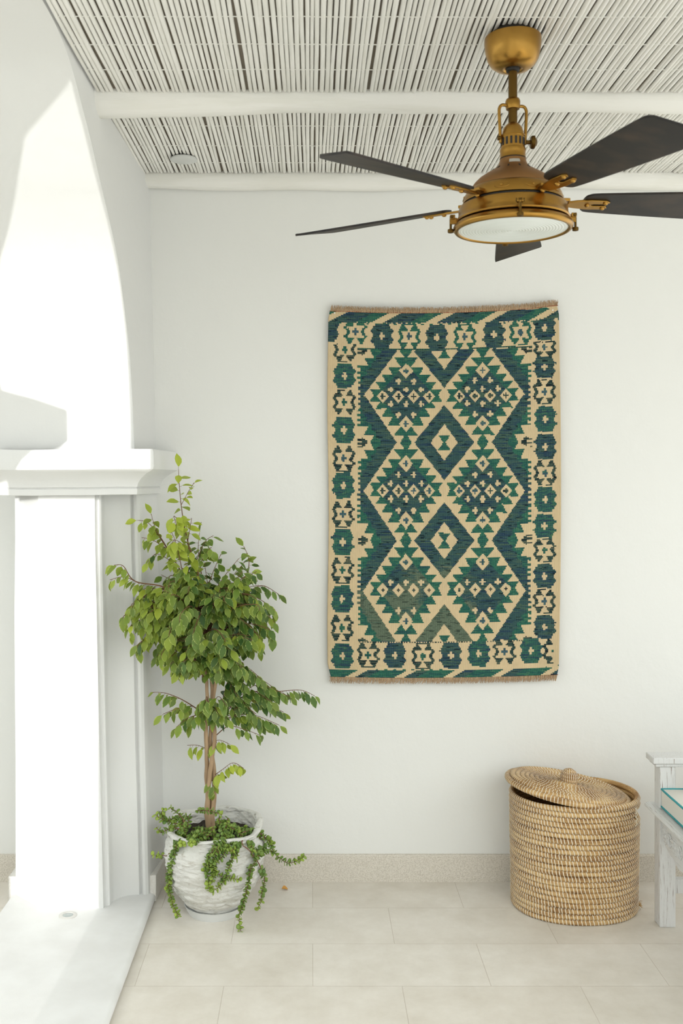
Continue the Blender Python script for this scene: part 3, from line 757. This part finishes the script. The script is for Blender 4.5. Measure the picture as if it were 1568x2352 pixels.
    # main crown
    for i in range(88):
        a = rnd.uniform(0, 2*PI); e = rnd.uniform(-.55, .95)
        rx = rnd.uniform(.55, 1.0); cxp = 458+172*rx*math.cos(a)*math.cos(e*.9); dyy = -.02+.17*rx*math.sin(a)*math.cos(e)
        cyp = 1408-85*math.sin(e)*1.1+rnd.uniform(-12, 26)
        if cxp > 560: cyp += 5
        dyy = min(dyy, .12) if cxp > 345 else min(dyy, -.075)
        st = I(474+rnd.uniform(-18, 18), 1500-rnd.uniform(20, 110), rnd.uniform(-.03, .03)); en = I(cxp, cyp, dyy)
        mid = st.lerp(en, .55)+Vector((0, 0, .035))
        lf = max(0, min(1, (430-cxp)/180))
        branch([st, mid, en, en+(en-mid).normalized()*.018+Vector((0, 0, -.028))], .003, .30, .0145, .12+.50*lf*(.6 if dyy > 0 else 1), 1.08, 1.2)
    for i in range(34):
        cxp = rnd.uniform(375, 598); top_ = 1262+(abs(cxp-485)/110)**2*45; cyp = rnd.uniform(top_, 1372); dyy = rnd.uniform(-.13, .10)
        st = I(474+rnd.uniform(-15, 15), 1430-rnd.uniform(0, 50)); en = I(cxp, cyp, dyy); mid = st.lerp(en, .6)+Vector((0, 0, .01))
        branch([st, mid, en], .0025, .35, .015, .10+.3*max(0, min(1, (450-cxp)/90)), .98, 1.)
    # lower middle skirt
    for i in range(46):
        a = rnd.uniform(0, 2*PI); cxp = 462+118*math.cos(a)*rnd.uniform(.4, 1); cyp = 1500+rnd.uniform(-35, 55)*1.0
        cxp = 462+(cxp-462)*(1-max(0, cyp-1500)/130)
        dyy = -.02+.13*math.sin(a); st = I(474+rnd.uniform(-12, 12), 1560-rnd.uniform(0, 60)); en = I(cxp, cyp, min(.1, dyy)); mid = st.lerp(en, .6)+Vector((0, 0, .03))
        branch([st, mid, en], .0025, .35, .0145, .12+.25*max(0, min(1, (440-cxp)/120)), 1., 1.25)
    for i in range(26):
        cxp = rnd.uniform(375, 590); cyp = rnd.uniform(1470, 1545)-max(0, abs(cxp-470)-70)*.5; dyy = rnd.uniform(-.13, .0)
        st = I(474+rnd.uniform(-12, 12), 1500); en = I(cxp, cyp, dyy); mid = st.lerp(en, .6)+Vector((0, 0, .03))
        branch([st, mid, en], .0022, .4, .0135, .15+.3*max(0, min(1, (440-cxp)/80)), 1., 1.35)
    # drooping bunches on the left and right flanks
    for (x, y) in ((304, 1450), (290, 1425), (322, 1490), (345, 1440), (375, 1510), (310, 1400), (600, 1440), (580, 1470), (625, 1410), (560, 1490)):
        branch([I(460, 1470), I((460+x)/2, y-45, -.03), I(x, y-15, -.09 if x < 450 else .05), I(x-4 if x < 450 else x+4, y+5, -.10 if x < 450 else .05)], .0025, .5, .0135, .35 if x < 450 else .05, .95, 1.4)
    # lower left arm
    branch(J((470, 1640), (420, 1608, -.03), (380, 1592, -.05), (350, 1590, -.06)), .003, .25, .013, .25, .95, 1.3)
    branch(J((440, 1622), (405, 1628, -.06), (375, 1640, -.07)), .002, .2, .012, .25, .95, 1.4)
    branch(J((460, 1640), (430, 1650, -.05), (405, 1670, -.06)), .002, .3, .012, .2, .95, 1.4)
    branch(J((470, 1650), (450, 1640, -.05), (440, 1660, -.06)), .002, .2, .012, .2, 1, 1.4)
    # lower right arms
    branch(J((490, 1660), (530, 1620, .03), (580, 1590, .05), (640, 1588, .06), (690, 1585, .07), (722, 1598, .07)), .0035, .22, .012, .0, .95, 1.2)
    for (x, y) in ((560, 1570), (600, 1560), (622, 1610), (588, 1640), (650, 1635), (560, 1615), (610, 1665), (640, 1665), (545, 1600), (575, 1665), (630, 1580), (665, 1600)):
        branch([I(500, 1660), I((500+x)/2, y-25, .02), I(x, y, .03+rnd.uniform(-.06, .05))], .0022, .40, .012, .08 if y > 1630 else 0., .95, 1.3)
    branch(J((495, 1690), (525, 1668), (560, 1675), (600, 1690, .02)), .0025, .45, .02, .2, .9, 1.2)
    branch(J((490, 1660), (505, 1640, -.05), (520, 1650, -.06)), .002, .2, .012, .1, 1, 1.3)
    for (x, y) in ((470, 1600), (500, 1620), (450, 1610), (520, 1600)): branch(J((480, 1640), ((480+x)/2, y, -.06), (x, y+20, -.07)), .002, .2, .012, .15, 1, 1.3)
    # sparse shoots on the trunk
    branch(J((478, 1722), (455, 1712, -.02), (430, 1712, -.03)), .0018, .15, .014, .7, .9, 1.4)
    branch(J((484, 1720), (500, 1700, -.02), (525, 1708, -.03)), .0018, .1, .012, .55, .9, 1.2)
    branch(J((486, 1785), (510, 1768, -.02), (535, 1752, -.02), (560, 1765, -.02)), .0018, .1, .012, .75, .95, 1.3)
    branch(J((484, 1790), (492, 1800, -.03), (490, 1815, -.03)), .0016, .2, .012, .3, .9, 1)
    br.build('branches', twigm, root, angle=60)
    lm = leaf_material('ficus_leaf', srgb(48, 84, 38), srgb(114, 144, 62), srgb(186, 198, 116), srgb(180, 194, 70))
    lv.build('foliage', lm, root)
    print('ficus leaves', len(lv.v)//21)
build_ficus()

def build_trailer():
    rnd = random.Random(3)
    base = Vector((PX, PY, .312)); root = thing('trailing_succulent', 'small round-leaved green succulent trailing over the rim of the white pot', 'plant', base)
    def Z(x, y, lift=.012):
        px, py = x/4.02+330, y/4.02+1740
        # follow the pot's surface
        X = (px-715)/FPX*4.0-PX; zz = CH-(py-1090)/FPX*3.9
        R_ = .205 if zz < .32 else .15
        d = math.sqrt(max(0, R_*R_-X*X)); Y = PY-d-lift
        if zz < .12: Y = PY-max(d*.95, .10)-lift
        if abs(X) > R_: Y = PY-.03-lift
        Y = min(Y, PY-.02)
        return Vector(P2W(px, py, Y))-base
    st = MB(); lv = Leaves()
    def strand(pts, lead=0., dens=1., yg=.15, size=1.):
        P = spline(pts, 6); n = len(P)
        for p in P[1:]: p += Vector((rnd.uniform(-.002, .002), rnd.uniform(-.002, .002), rnd.uniform(-.002, .002)))
        st.tube(P, [.0024-.0014*i/(n-1) for i in range(n)], 5)
        L = [0]
        for i in range(1, n): L.append(L[-1]+(P[i]-P[i-1]).length)
        s = lead*L[-1]; k = 0
        while s < L[-1]:
            i = min(n-2, max(q for q in range(n) if L[q] <= s+1e-9)); t = (s-L[i])/max(1e-6, L[i+1]-L[i]); p = P[i].lerp(P[i+1], t); tan = (P[i+1]-P[i]).normalized()
            o = tan.orthogonal().normalized(); a = (k % 2)*PI/2+rnd.uniform(-.4, .4)
            for q in (0, PI):
                d = Quaternion(tan, a+q) @ o+tan*.35
                lv.disc(p, d, tan+Vector((rnd.uniform(-.6, .6), rnd.uniform(-1, 0), rnd.uniform(0, .8))), rnd.uniform(.0062, .0094)*size, rnd.random(), min(1, max(0, yg+rnd.gauss(0, .15)+(.5 if s > L[-1]*.85 else 0))))
            s += rnd.uniform(.0085, .0125)/dens; k += 1
    z = lambda *a: [Z(*q) for q in a]
    strand(z((380, 650), (325, 720), (300, 820), (255, 930), (235, 1080), (232, 1200), (262, 1330), (300, 1420), (325, 1470)), 0, 1.25)
    strand(z((360, 640), (320, 740), (290, 860), (262, 1000), (240, 1130), (215, 1220)), .1, 1.3)
    strand(z((380, 600), (300, 560), (210, 580), (160, 520), (185, 480)), .1, 1.2); strand(z((360, 620), (260, 600), (170, 570), (110, 530)), .2, 1.2, .4)
    strand(z((340, 660), (250, 650), (170, 690), (115, 640)), .2, 1.2, .3); strand(z((380, 590), (330, 530), (285, 490), (240, 462)), .2, .9)
    strand(z((300, 820), (230, 895), (150, 905), (72, 902)), .75, 1, .6); strand(z((400, 640), (420, 560), (380, 540)), 0, 1.3)
    strand(z((340, 600), (380, 680), (330, 720), (360, 800)), 0, 1.3, .35)
    strand(z((500, 490), (560, 490), (640, 500), (720, 530)), 0, 1.)
    for q in ([(690, 560), (720, 640), (740, 740), (680, 830), (640, 940), (570, 1020), (600, 1120), (605, 1240)], [(720, 600), (760, 720), (700, 860), (640, 960), (660, 1070)], [(760, 620), (790, 760), (750, 880), (650, 1000), (690, 1080), (760, 1110), (890, 1125)],
              [(740, 640), (820, 760), (830, 900), (790, 1000), (760, 1110), (690, 1200), (615, 1235)], [(700, 700), (660, 780), (700, 850), (600, 930), (560, 1030)], [(640, 640), (600, 720), (540, 760), (450, 790)], [(560, 700), (520, 690), (420, 740), (450, 790)], [(680, 760), (640, 850), (590, 960), (640, 1060), (625, 1150)],
              [(780, 560), (760, 640), (800, 740), (860, 860), (860, 930)], [(800, 640), (880, 700), (900, 760), (840, 840), (790, 870)]):
        strand(z(*q), 0, 1.25, .2)
    strand(z((880, 690), (912, 740), (912, 800), (1000, 890), (1030, 940), (985, 1060), (960, 1180), (925, 1320), (890, 1420), (880, 1500), (895, 1610)), .42, 1.0, .2)
    strand(z((985, 1000), (970, 1130), (940, 1260), (910, 1360), (890, 1440)), 0, 1.0, .1)
    strand(z((1030, 930), (1070, 1000), (1110, 1090), (1110, 1170), (1085, 1270), (1075, 1350), (1040, 1400)), .25, .8, .1)
    strand(z((900, 700), (1000, 670), (1090, 710), (1170, 790), (1200, 870), (1270, 940), (1350, 975), (1430, 945), (1480, 910)), .1, 1., .12)
    strand(z((1010, 690), (1080, 740), (1150, 760), (1190, 800)), 0, 1.2, .2); strand(z((1000, 920), (1060, 900), (1130, 860), (1210, 880)), 0, 1.3, .1)
    strand(z((930, 770), (970, 780), (990, 820), (1020, 880)), .0, 1.3, .1); strand(z((1040, 860), (1110, 830), (1180, 770)), .0, 1.2, .2)
    # cover on the soil
    for k in range(30):
        a = rnd.uniform(PI*.95, PI*2.05); r = rnd.uniform(.02, .15); c = Vector((r*math.cos(a), r*math.sin(a)*.9, -.0))
        if k > 24: c = Vector((rnd.uniform(.0, .07), rnd.uniform(.0, .07), 0))
        d = Vector((rnd.uniform(-.05, .05), rnd.uniform(-.05, .02), rnd.uniform(.01, .035)))
        strand([c, c+d*.5+Vector((0, 0, .012)), c+d], 0, 1.2, .1, .95)
    st.build('stems', mat('succulent_stem', srgb(120, 84, 66), .7), root, angle=60)
    lv.build('foliage', leaf_material('succulent_leaf', srgb(104, 138, 66), srgb(138, 166, 86), srgb(150, 176, 94), srgb(180, 202, 84), .3), root)
build_trailer()

# ------------------------------------------------------------------ coiled seagrass basket
def build_basket():
    BX, BY = 1.077, 4.088; A, B = .247, .206; H = .462
    root = thing('storage_basket', 'round lidded seagrass basket with pale stitching standing by the white bench', 'basket', (BX, BY, 0))
    straw = bpy.data.materials.new('seagrass'); straw.use_nodes = True; n = straw.node_tree.nodes; l = straw.node_tree.links; b = n['Principled BSDF']
    tcn = n.new('ShaderNodeTexCoord'); mp = n.new('ShaderNodeMapping'); mp.inputs['Scale'].default_value = (1, 1, 9); l.new(tcn.outputs['Object'], mp.inputs[0])
    n1 = n.new('ShaderNodeTexNoise'); n1.inputs['Scale'].default_value = 7; n1.inputs['Detail'].default_value = 3; l.new(mp.outputs[0], n1.inputs['Vector'])
    n2 = n.new('ShaderNodeTexNoise'); n2.inputs['Scale'].default_value = 60; n2.inputs['Detail'].default_value = 4; l.new(mp.outputs[0], n2.inputs['Vector'])
    ad = n.new('ShaderNodeMath'); ad.operation = 'MULTIPLY_ADD'; ad.inputs[1].default_value = .45; l.new(n2.outputs[0], ad.inputs[0]); l.new(n1.outputs[0], ad.inputs[2])
    cr = n.new('ShaderNodeValToRGB'); l.new(ad.outputs[0], cr.inputs[0]); e = cr.color_ramp.elements
    e[0].position = .56; e[0].color = srgb(150, 112, 68); e[1].position = .90; e[1].color = srgb(212, 178, 124)
    x = e.new(.72); x.color = srgb(188, 150, 98)
    l.new(cr.outputs[0], b.inputs['Base Color']); b.inputs['Roughness'].default_value = .6; b.inputs['Specular IOR Level'].default_value = .35
    bp = n.new('ShaderNodeBump'); bp.inputs['Distance'].default_value = .0015; l.new(n2.outputs[0], bp.inputs['Height']); l.new(bp.outputs[0], b.inputs['Normal'])
    white = mat('pale_stitch', srgb(232, 222, 202), .6)
    rnd = random.Random(9); rows = 22; ch = H/rows; rc = ch*.525
    def shape(a, z):
        k = 1-.012*math.cos(PI*z/H)+.006*math.sin(2*a+1)+.004*noise.noise(Vector((math.cos(a)*2, math.sin(a)*2, z*22)))
        return Vector((A*k*math.copysign(abs(math.cos(a))**.94, math.cos(a)), B*k*math.copysign(abs(math.sin(a))**.94, math.sin(a)), 0))
    body = MB(); sti = MB()
    SLOT = (-.66, .05)
    def inslot(a): 
        a = (a+PI) % (2*PI)-PI; return SLOT[0] < a < SLOT[1]
    for r in range(rows):
        z = rc*.95+r*ch*(H-rc*1.9)/(H-ch); slot = r in (rows-4, rows-3)
        N = 150; pts = []
        if slot: angs = [SLOT[1]+(2*PI-(SLOT[1]-SLOT[0]))*i/N for i in range(N+1)]
        else: angs = [2*PI*i/N for i in range(N)]
        for a in angs:
            p = shape(a, z); zz = z+.0016*noise.noise(Vector((math.cos(a)*3, math.sin(a)*3, r*5)))
            if r > rows-3 and inslot(a): zz += .0
            pts.append(p+Vector((0, 0, zz)))
        body.tube(pts, rc, 9, closed=not slot)
        M_ = 112; ph = rnd.random()
        for i in range(M_):
            a = 2*PI*(i+ph+rnd.uniform(-.12, .12))/M_
            if slot and inslot(a): continue
            p0 = shape(a, z); tang = (shape(a+.01, z)-shape(a-.01, z)).normalized(); nrm = Vector((tang.y, -tang.x, 0))
            if nrm.dot(p0) < 0: nrm = -nrm
            w_ = .0018; sk = .0035; vs = []; q0 = [-1.35, -.8, -.3, .3, .8, 1.35]
            rr = rc*1.12
            for th in q0:
                c = p0+Vector((0, 0, z))+nrm*(rr*math.cos(th))+Vector((0, 0, rr*math.sin(th)))-tang*(sk*th/1.35)
                vs += [c-tang*w_, c+nrm*.0004, c+tang*w_]
            sti.add(vs, [f for k in range(5) for f in ((3*k, 3*k+1, 3*k+4, 3*k+3), (3*k+1, 3*k+2, 3*k+5, 3*k+4))])
    body.lathe([(.96*A, .006), (.001, .006)], 40, Matrix.Diagonal((1, B/A, 1, 1)), cap=False)
    body.build('basket_body', straw, root, angle=80)
    sti.build('stitching', white, root, angle=80, fix=False)
    # slot binding + little tuft at the foot
    hb = MB()
    for a in (SLOT[0]-.02,):
        for dz in (-.6, .4, 1.4, 2.3):
            p = shape(a, .4)*1.02; zz = rc*.95+(rows-4)*ch+dz*ch*.8
            hb.tube([p*1.03+Vector((0, 0, zz-.012)), p*1.06+Vector((0, 0, zz)), p*1.03+Vector((0, 0, zz+.012))], .002, 5)
    hb.build('handle_binding', white, root)
    tf = MB()
    for k in range(26):
        p = shape(-.25+rnd.uniform(-.05, .05), .05)*1.03+Vector((0, 0, .012+rnd.uniform(0, .02))); d = Vector((rnd.uniform(.3, 1), rnd.uniform(-.9, .2), rnd.uniform(-.5, .9)))
        tf.tube([p, p+d*.008, p+d*.016+Vector((0, 0, -.004))], [.0012, .001, .0006], 4)
    tf.build('loose_fibres', straw, root)
    # lid: a flat spiral coil, tilted, its right side sunk inside the rim
    LM = T(-.026, 0, H+.020) @ R(9.5, 'Y') @ R(0, 'X')
    lb = MB(); ls = MB(); LA, LB = .252, .219; nr = 13; rl = LA/nr*.56
    for r in range(nr):
        f = (r+.6)/nr; last = r == nr-1; N = max(16, int(130*f)); rcc = rl*(1.12 if last else 1)
        dz = .010*(1-f)-(.010 if last else 0)
        lb.tube([LM @ Vector((LA*f*math.cos(2*PI*i/N), LB*f*math.sin(2*PI*i/N), dz)) for i in range(N)], rcc, 9, closed=True)
        M_ = max(10, int(112*f)); ph = rnd.random()
        for i in range(M_):
            a = 2*PI*(i+ph+rnd.uniform(-.12, .12))/M_; rad_ = Vector((math.cos(a), math.sin(a), 0)); tang = Vector((-math.sin(a), math.cos(a), 0))
            c0 = Vector((LA*f*math.cos(a), LB*f*math.sin(a), dz)); vs = []
            q0 = [-.1, .5, 1.0, 1.6, 2.3, 2.9] if not last else [-1.4, -.7, 0, .8, 1.6, 2.6]
            for j, th in enumerate(q0):
                c = c0+rad_*(rcc*1.08*math.cos(th))+Vector((0, 0, rcc*1.08*math.sin(th)))-tang*(.0035*(j/5-.5))
                vs += [LM @ (c-tang*.0015), LM @ (c+tang*.0015)]
            ls.add(vs, [(2*k, 2*k+1, 2*k+3, 2*k+2) for k in range(5)])
    lid = lb.build('lid', straw, root, angle=80)
    ls.build('lid_stitching', white, lid, angle=80, fix=False)
    kb = MB(); ks = MB()
    KM = LM @ T(.0, 0, .010)
    for k, (r_, zz, rt_) in enumerate(((.022, .008, .0085), (.027, .018, .0085), (.028, .029, .0085), (.026, .040, .008), (.018, .049, .0078), (.008, .054, .0075))):
        kb.tube([KM @ Vector((r_*math.cos(2*PI*i/28), r_*math.sin(2*PI*i/28), zz)) for i in range(28)], rt_, 8, closed=True)
        M_ = max(8, int(26*r_/.028))
        for i in range(M_):
            a = 2*PI*(i+.3*k)/M_; rad_ = Vector((math.cos(a), math.sin(a), 0)); tang = Vector((-math.sin(a), math.cos(a), 0)); vs = []
            for th in (-1.2, -.6, 0, .6, 1.2, 1.7):
                c = rad_*(r_+rt_*1.08*math.cos(th))+Vector((0, 0, zz+rt_*1.08*math.sin(th)))-tang*(.002*th)
                vs += [KM @ (c-tang*.0012), KM @ (c+tang*.0012)]
            ks.add(vs, [(2*q, 2*q+1, 2*q+3, 2*q+2) for q in range(5)])
    kb.lathe([(.018, .0), (.02, .05), (.004, .058)], 16, KM)
    kno = kb.build('lid_knob', straw, lid, angle=80)
    ks.build('knob_stitching', white, lid, angle=80, fix=False)
build_basket()

# ------------------------------------------------------------------ whitewashed carved bench
def wood_material():
    m = bpy.data.materials.new('whitewashed_wood'); m.use_nodes = True; n = m.node_tree.nodes; l = m.node_tree.links; b = n['Principled BSDF']
    t = n.new('ShaderNodeTexCoord'); g = n.new('ShaderNodeNewGeometry')
    outs = []
    for sc in ((60, 60, 2.2), (60, 2.2, 60)):
        mp = n.new('ShaderNodeMapping'); mp.inputs['Scale'].default_value = sc; l.new(t.outputs['Object'], mp.inputs[0])
        no = n.new('ShaderNodeTexNoise'); no.inputs['Scale'].default_value = 4.2; no.inputs['Detail'].default_value = 5; no.inputs['Roughness'].default_value = .75; l.new(mp.outputs[0], no.inputs['Vector']); outs.append(no.outputs[0])
    oi = n.new('ShaderNodeObjectInfo')
    mx = n.new('ShaderNodeMix'); mx.data_type = 'FLOAT'; l.new(outs[0], mx.inputs[2]); l.new(outs[1], mx.inputs[3])
    # parts whose pass index is 1 have grain along their length (y)
    l.new(oi.outputs['Object Index'], mx.inputs[0])
    cr = n.new('ShaderNodeValToRGB'); l.new(mx.outputs[0], cr.inputs[0]); e = cr.color_ramp.elements
    e[0].position = .33; e[0].color = srgb(128, 104, 92); e[1].position = .45; e[1].color = (.70, .70, .69, 1)
    x = e.new(.39); x.color = srgb(192, 188, 184)
    l.new(cr.outputs[0], b.inputs['Base Color']); b.inputs['Roughness'].default_value = .8; b.inputs['Specular IOR Level'].default_value = .2
    bp = n.new('ShaderNodeBump'); bp.inputs['Distance'].default_value = .0012; l.new(mx.outputs[0], bp.inputs['Height']); l.new(bp.outputs[0], b.inputs['Normal'])
    return m
M_WOOD = wood_material()
def build_bench():
    X0, Y1 = 1.353, 3.93; root = thing('carved_bench', 'whitewashed distressed wooden bench with carved apron at the right edge', 'bench', (X0, Y1, 0))
    def bx(name, a, b_, par=root, idx=0, bev=.003):
        o = MB().box(a, b_).build(name, M_WOOD, par, smooth=False, bevel=bev); o.pass_index = idx; return o
    LN = 1.55; DP = .72
    for (x, y, h) in ((0, -.062, .625), (DP-.062, -.062, .80), (0, -LN, .625), (DP-.062, -LN, .80)):
        bx('leg', (x, y, 0), (x+.062, y+.062, h))
    for y in (-.062, -LN):
        r = MB(); r.box((-.030, y-.014, .638), (DP-.062, y+.076, .662)); r.box((-.018, y-.006, .625), (DP-.062, y+.068, .638))
        o = r.build('armrest', M_WOOD, root, smooth=False, bevel=.004); o.pass_index = 0
        bx('end_rail', (.062, y+.012, .36), (DP-.062, y+.05, .44))
        bx('end_stretcher', (.062, y+.015, .125), (DP-.062, y+.047, .180))
        for k in range(5): bx('spindle', (.13+k*.105, y+.02, .44), (.155+k*.105, y+.042, .627))
    r = MB(); r.prism([(-.034, .452), (-.030, .446), (.012, .438), (.062, .438), (.062, .462), (-.020, .464), (-.032, .460)], 'Y', -LN-.02, .018)
    o = r.build('seat_moulding', M_WOOD, root, smooth=False, bevel=.002); o.pass_index = 1
    # apron with a scalloped lower edge, relief carving
    pts = [(-LN+.062, .36)]
    N = 80; low = []
    for k in range(N+1):
        t = k/N; y = -LN+.062+(LN-.124)*t; u = min(t, 1-t)*(LN-.124)
        low.append((y, .352-.0*t-(.050*math.sin(min(1, u/.20)*PI/2)+.010*abs(math.sin(u*28)))*1.0))
    poly = [(y, z) for y, z in low]+[(-.062, .440), (-LN+.062, .440)]
    ap = MB().prism(poly, 'X', .010, .040).build('apron', M_WOOD, root, smooth=False); ap.pass_index = 1
    cv = MB(); rnd = random.Random(2); y = -.10
    while y > -LN+.12:
        zc = .372-.012*math.sin(min(1, (-y-.06)/.2)*PI/2)
        for k in range(8):
            a = 2*PI*k/8; c = Vector((.010, y+.020*math.cos(a), zc+.020*math.sin(a)))
            pr_ = []
            for q in range(10):
                th = 2*PI*q/10; pr_.append(c+Vector((0, .011*math.cos(th)*math.cos(a)-.006*math.sin(th)*math.sin(a), .011*math.cos(th)*math.sin(a)+.006*math.sin(th)*math.cos(a))))
            cv.tube(pr_, .0028, 5, closed=True)
        cv.lathe([(.008, 0), (.007, .005), (.003, .008)], 12, T(.010, y, zc) @ R(-90, 'Y'))
        for s in (-1, 1):
            cv.tube(spline([(.009, y-.045, zc-.02*s), (.006, y-.035, zc+.012*s), (.006, y-.052, zc+.024*s), (.009, y-.062, zc+.006*s)], 4), .003, 5)
        y -= .105
    cvo = cv.build('carving', M_WOOD, ap, angle=60); cvo.pass_index = 1
    bx('seat_rail', (.01, -LN+.04, .44), (DP-.03, -.02, .460), idx=1)
    bx('side_stretcher', (DP-.05, -LN+.06, .125), (DP-.015, -.06, .18), idx=1)
    bx('backrest', (DP-.055, -LN+.05, .70), (DP-.010, -.05, .80), idx=1)
    bx('lower_back_rail', (DP-.045, -LN+.05, .50), (DP-.02, -.05, .55), idx=1)
    for k in range(12): bx('back_slat', (DP-.042, -.16-k*.11, .55), (DP-.024, -.13-k*.11, .70))
    # cushion, rests on the seat
    cr_ = thing('seat_cushion', 'off-white seat cushion with teal piping lying on the whitewashed bench', 'cushion', (X0+.010, Y1, .466))
    cl = mat('white_canvas', (.72, .70, .64, 1), .9, bump=.0006, bscale=220, spec=.1); teal = mat('teal_piping', srgb(52, 150, 156), .7)
    c0, c1, d0, d1, hh = .064, DP-.07, -LN+.075, -.016, .072
    # notch round the leg: cushion starts behind the leg's inner face
    cb = MB(); nx, ny = 16, 36; vs = []; fs = []
    def top(u, v): 
        e_ = min(u, 1-u, v*1.0, 1-v); return hh+.012*(1-math.exp(-e_*9))+.002*noise.noise(Vector((u*4, v*9, 0)))
    X_ = lambda u: -.004+(c1+.004)*u
    for j in range(ny+1):
        for i in range(nx+1):
            u, v = i/nx, j/ny; vs.append((X_(u), d0+(d1-.048-d0)*v, top(u, v)))
    for j in range(ny):
        for i in range(nx): fs.append((j*(nx+1)+i, j*(nx+1)+i+1, (j+1)*(nx+1)+i+1, (j+1)*(nx+1)+i))
    k0 = len(vs); rim = [i for i in range(nx+1)]+[(nx+1)*j+nx for j in range(1, ny+1)]+[ny*(nx+1)+i for i in range(nx-1, -1, -1)]+[(nx+1)*j for j in range(ny-1, 0, -1)]
    for r_ in rim: vs.append((vs[r_][0], vs[r_][1], .0))
    m_ = len(rim); fs += [(rim[i], k0+i, k0+(i+1) % m_, rim[(i+1) % m_]) for i in range(m_)]; fs.append(tuple(k0+i for i in range(m_)))
    cb.add(vs, fs).build('cushion_body', cl, cr_, angle=50)
    pp = MB(); pp.tube([(vs[r_][0], vs[r_][1], vs[r_][2]) for r_ in rim], .0042, 8, closed=True); pp.tube([(vs[r_][0], vs[r_][1], .005) for r_ in rim], .004, 8, closed=True)
    pp.build('piping', teal, cr_)
    # back pillow leaning by the far arm, mostly outside the picture
    pr2 = thing('throw_pillow', 'teal pillow at the far end of the bench behind the cushion edge', 'cushion', (X0+.125, Y1-.150, .548))
    pb = MB(); vs = []; fs = []; nn = 14
    for sgn in (1, -1):
        for j in range(nn+1):
            for i in range(nn+1):
                u, v = i/nn*2-1, j/nn*2-1; t_ = .045*((1-u*u)*(1-v*v))**.45*sgn
                vs.append((.20+.19*u*(1-.06*v*v), .035+t_+.02*v, .012+.055*(v+1)*1.0))
    for s_ in (0, 1):
        for j in range(nn):
            for i in range(nn):
                a = s_*(nn+1)**2+j*(nn+1)+i; fs.append((a, a+1, a+nn+2, a+nn+1))
    pb.add(vs, fs).build('pillow_body', mat('teal_cloth', srgb(60, 140, 146), .85), pr2, angle=80)
build_bench()

# fallen leaf on the tiles
fl = Leaves(); fl.leaf(Vector((-.014, 0, .004)), Vector((1, .25, .1)), Vector((0, -.5, 1)), .030, .020, .9, .5, .5, 1.)
o = fl.build('fallen_leaf', mat('orange_dry_leaf', srgb(196, 142, 62), .6), None); o.location = (-.112, 4.215, .002)
tag(o, 'small orange dry leaf lying on the tiles right of the pot', 'leaf')
print('objects', len(bpy.data.objects))
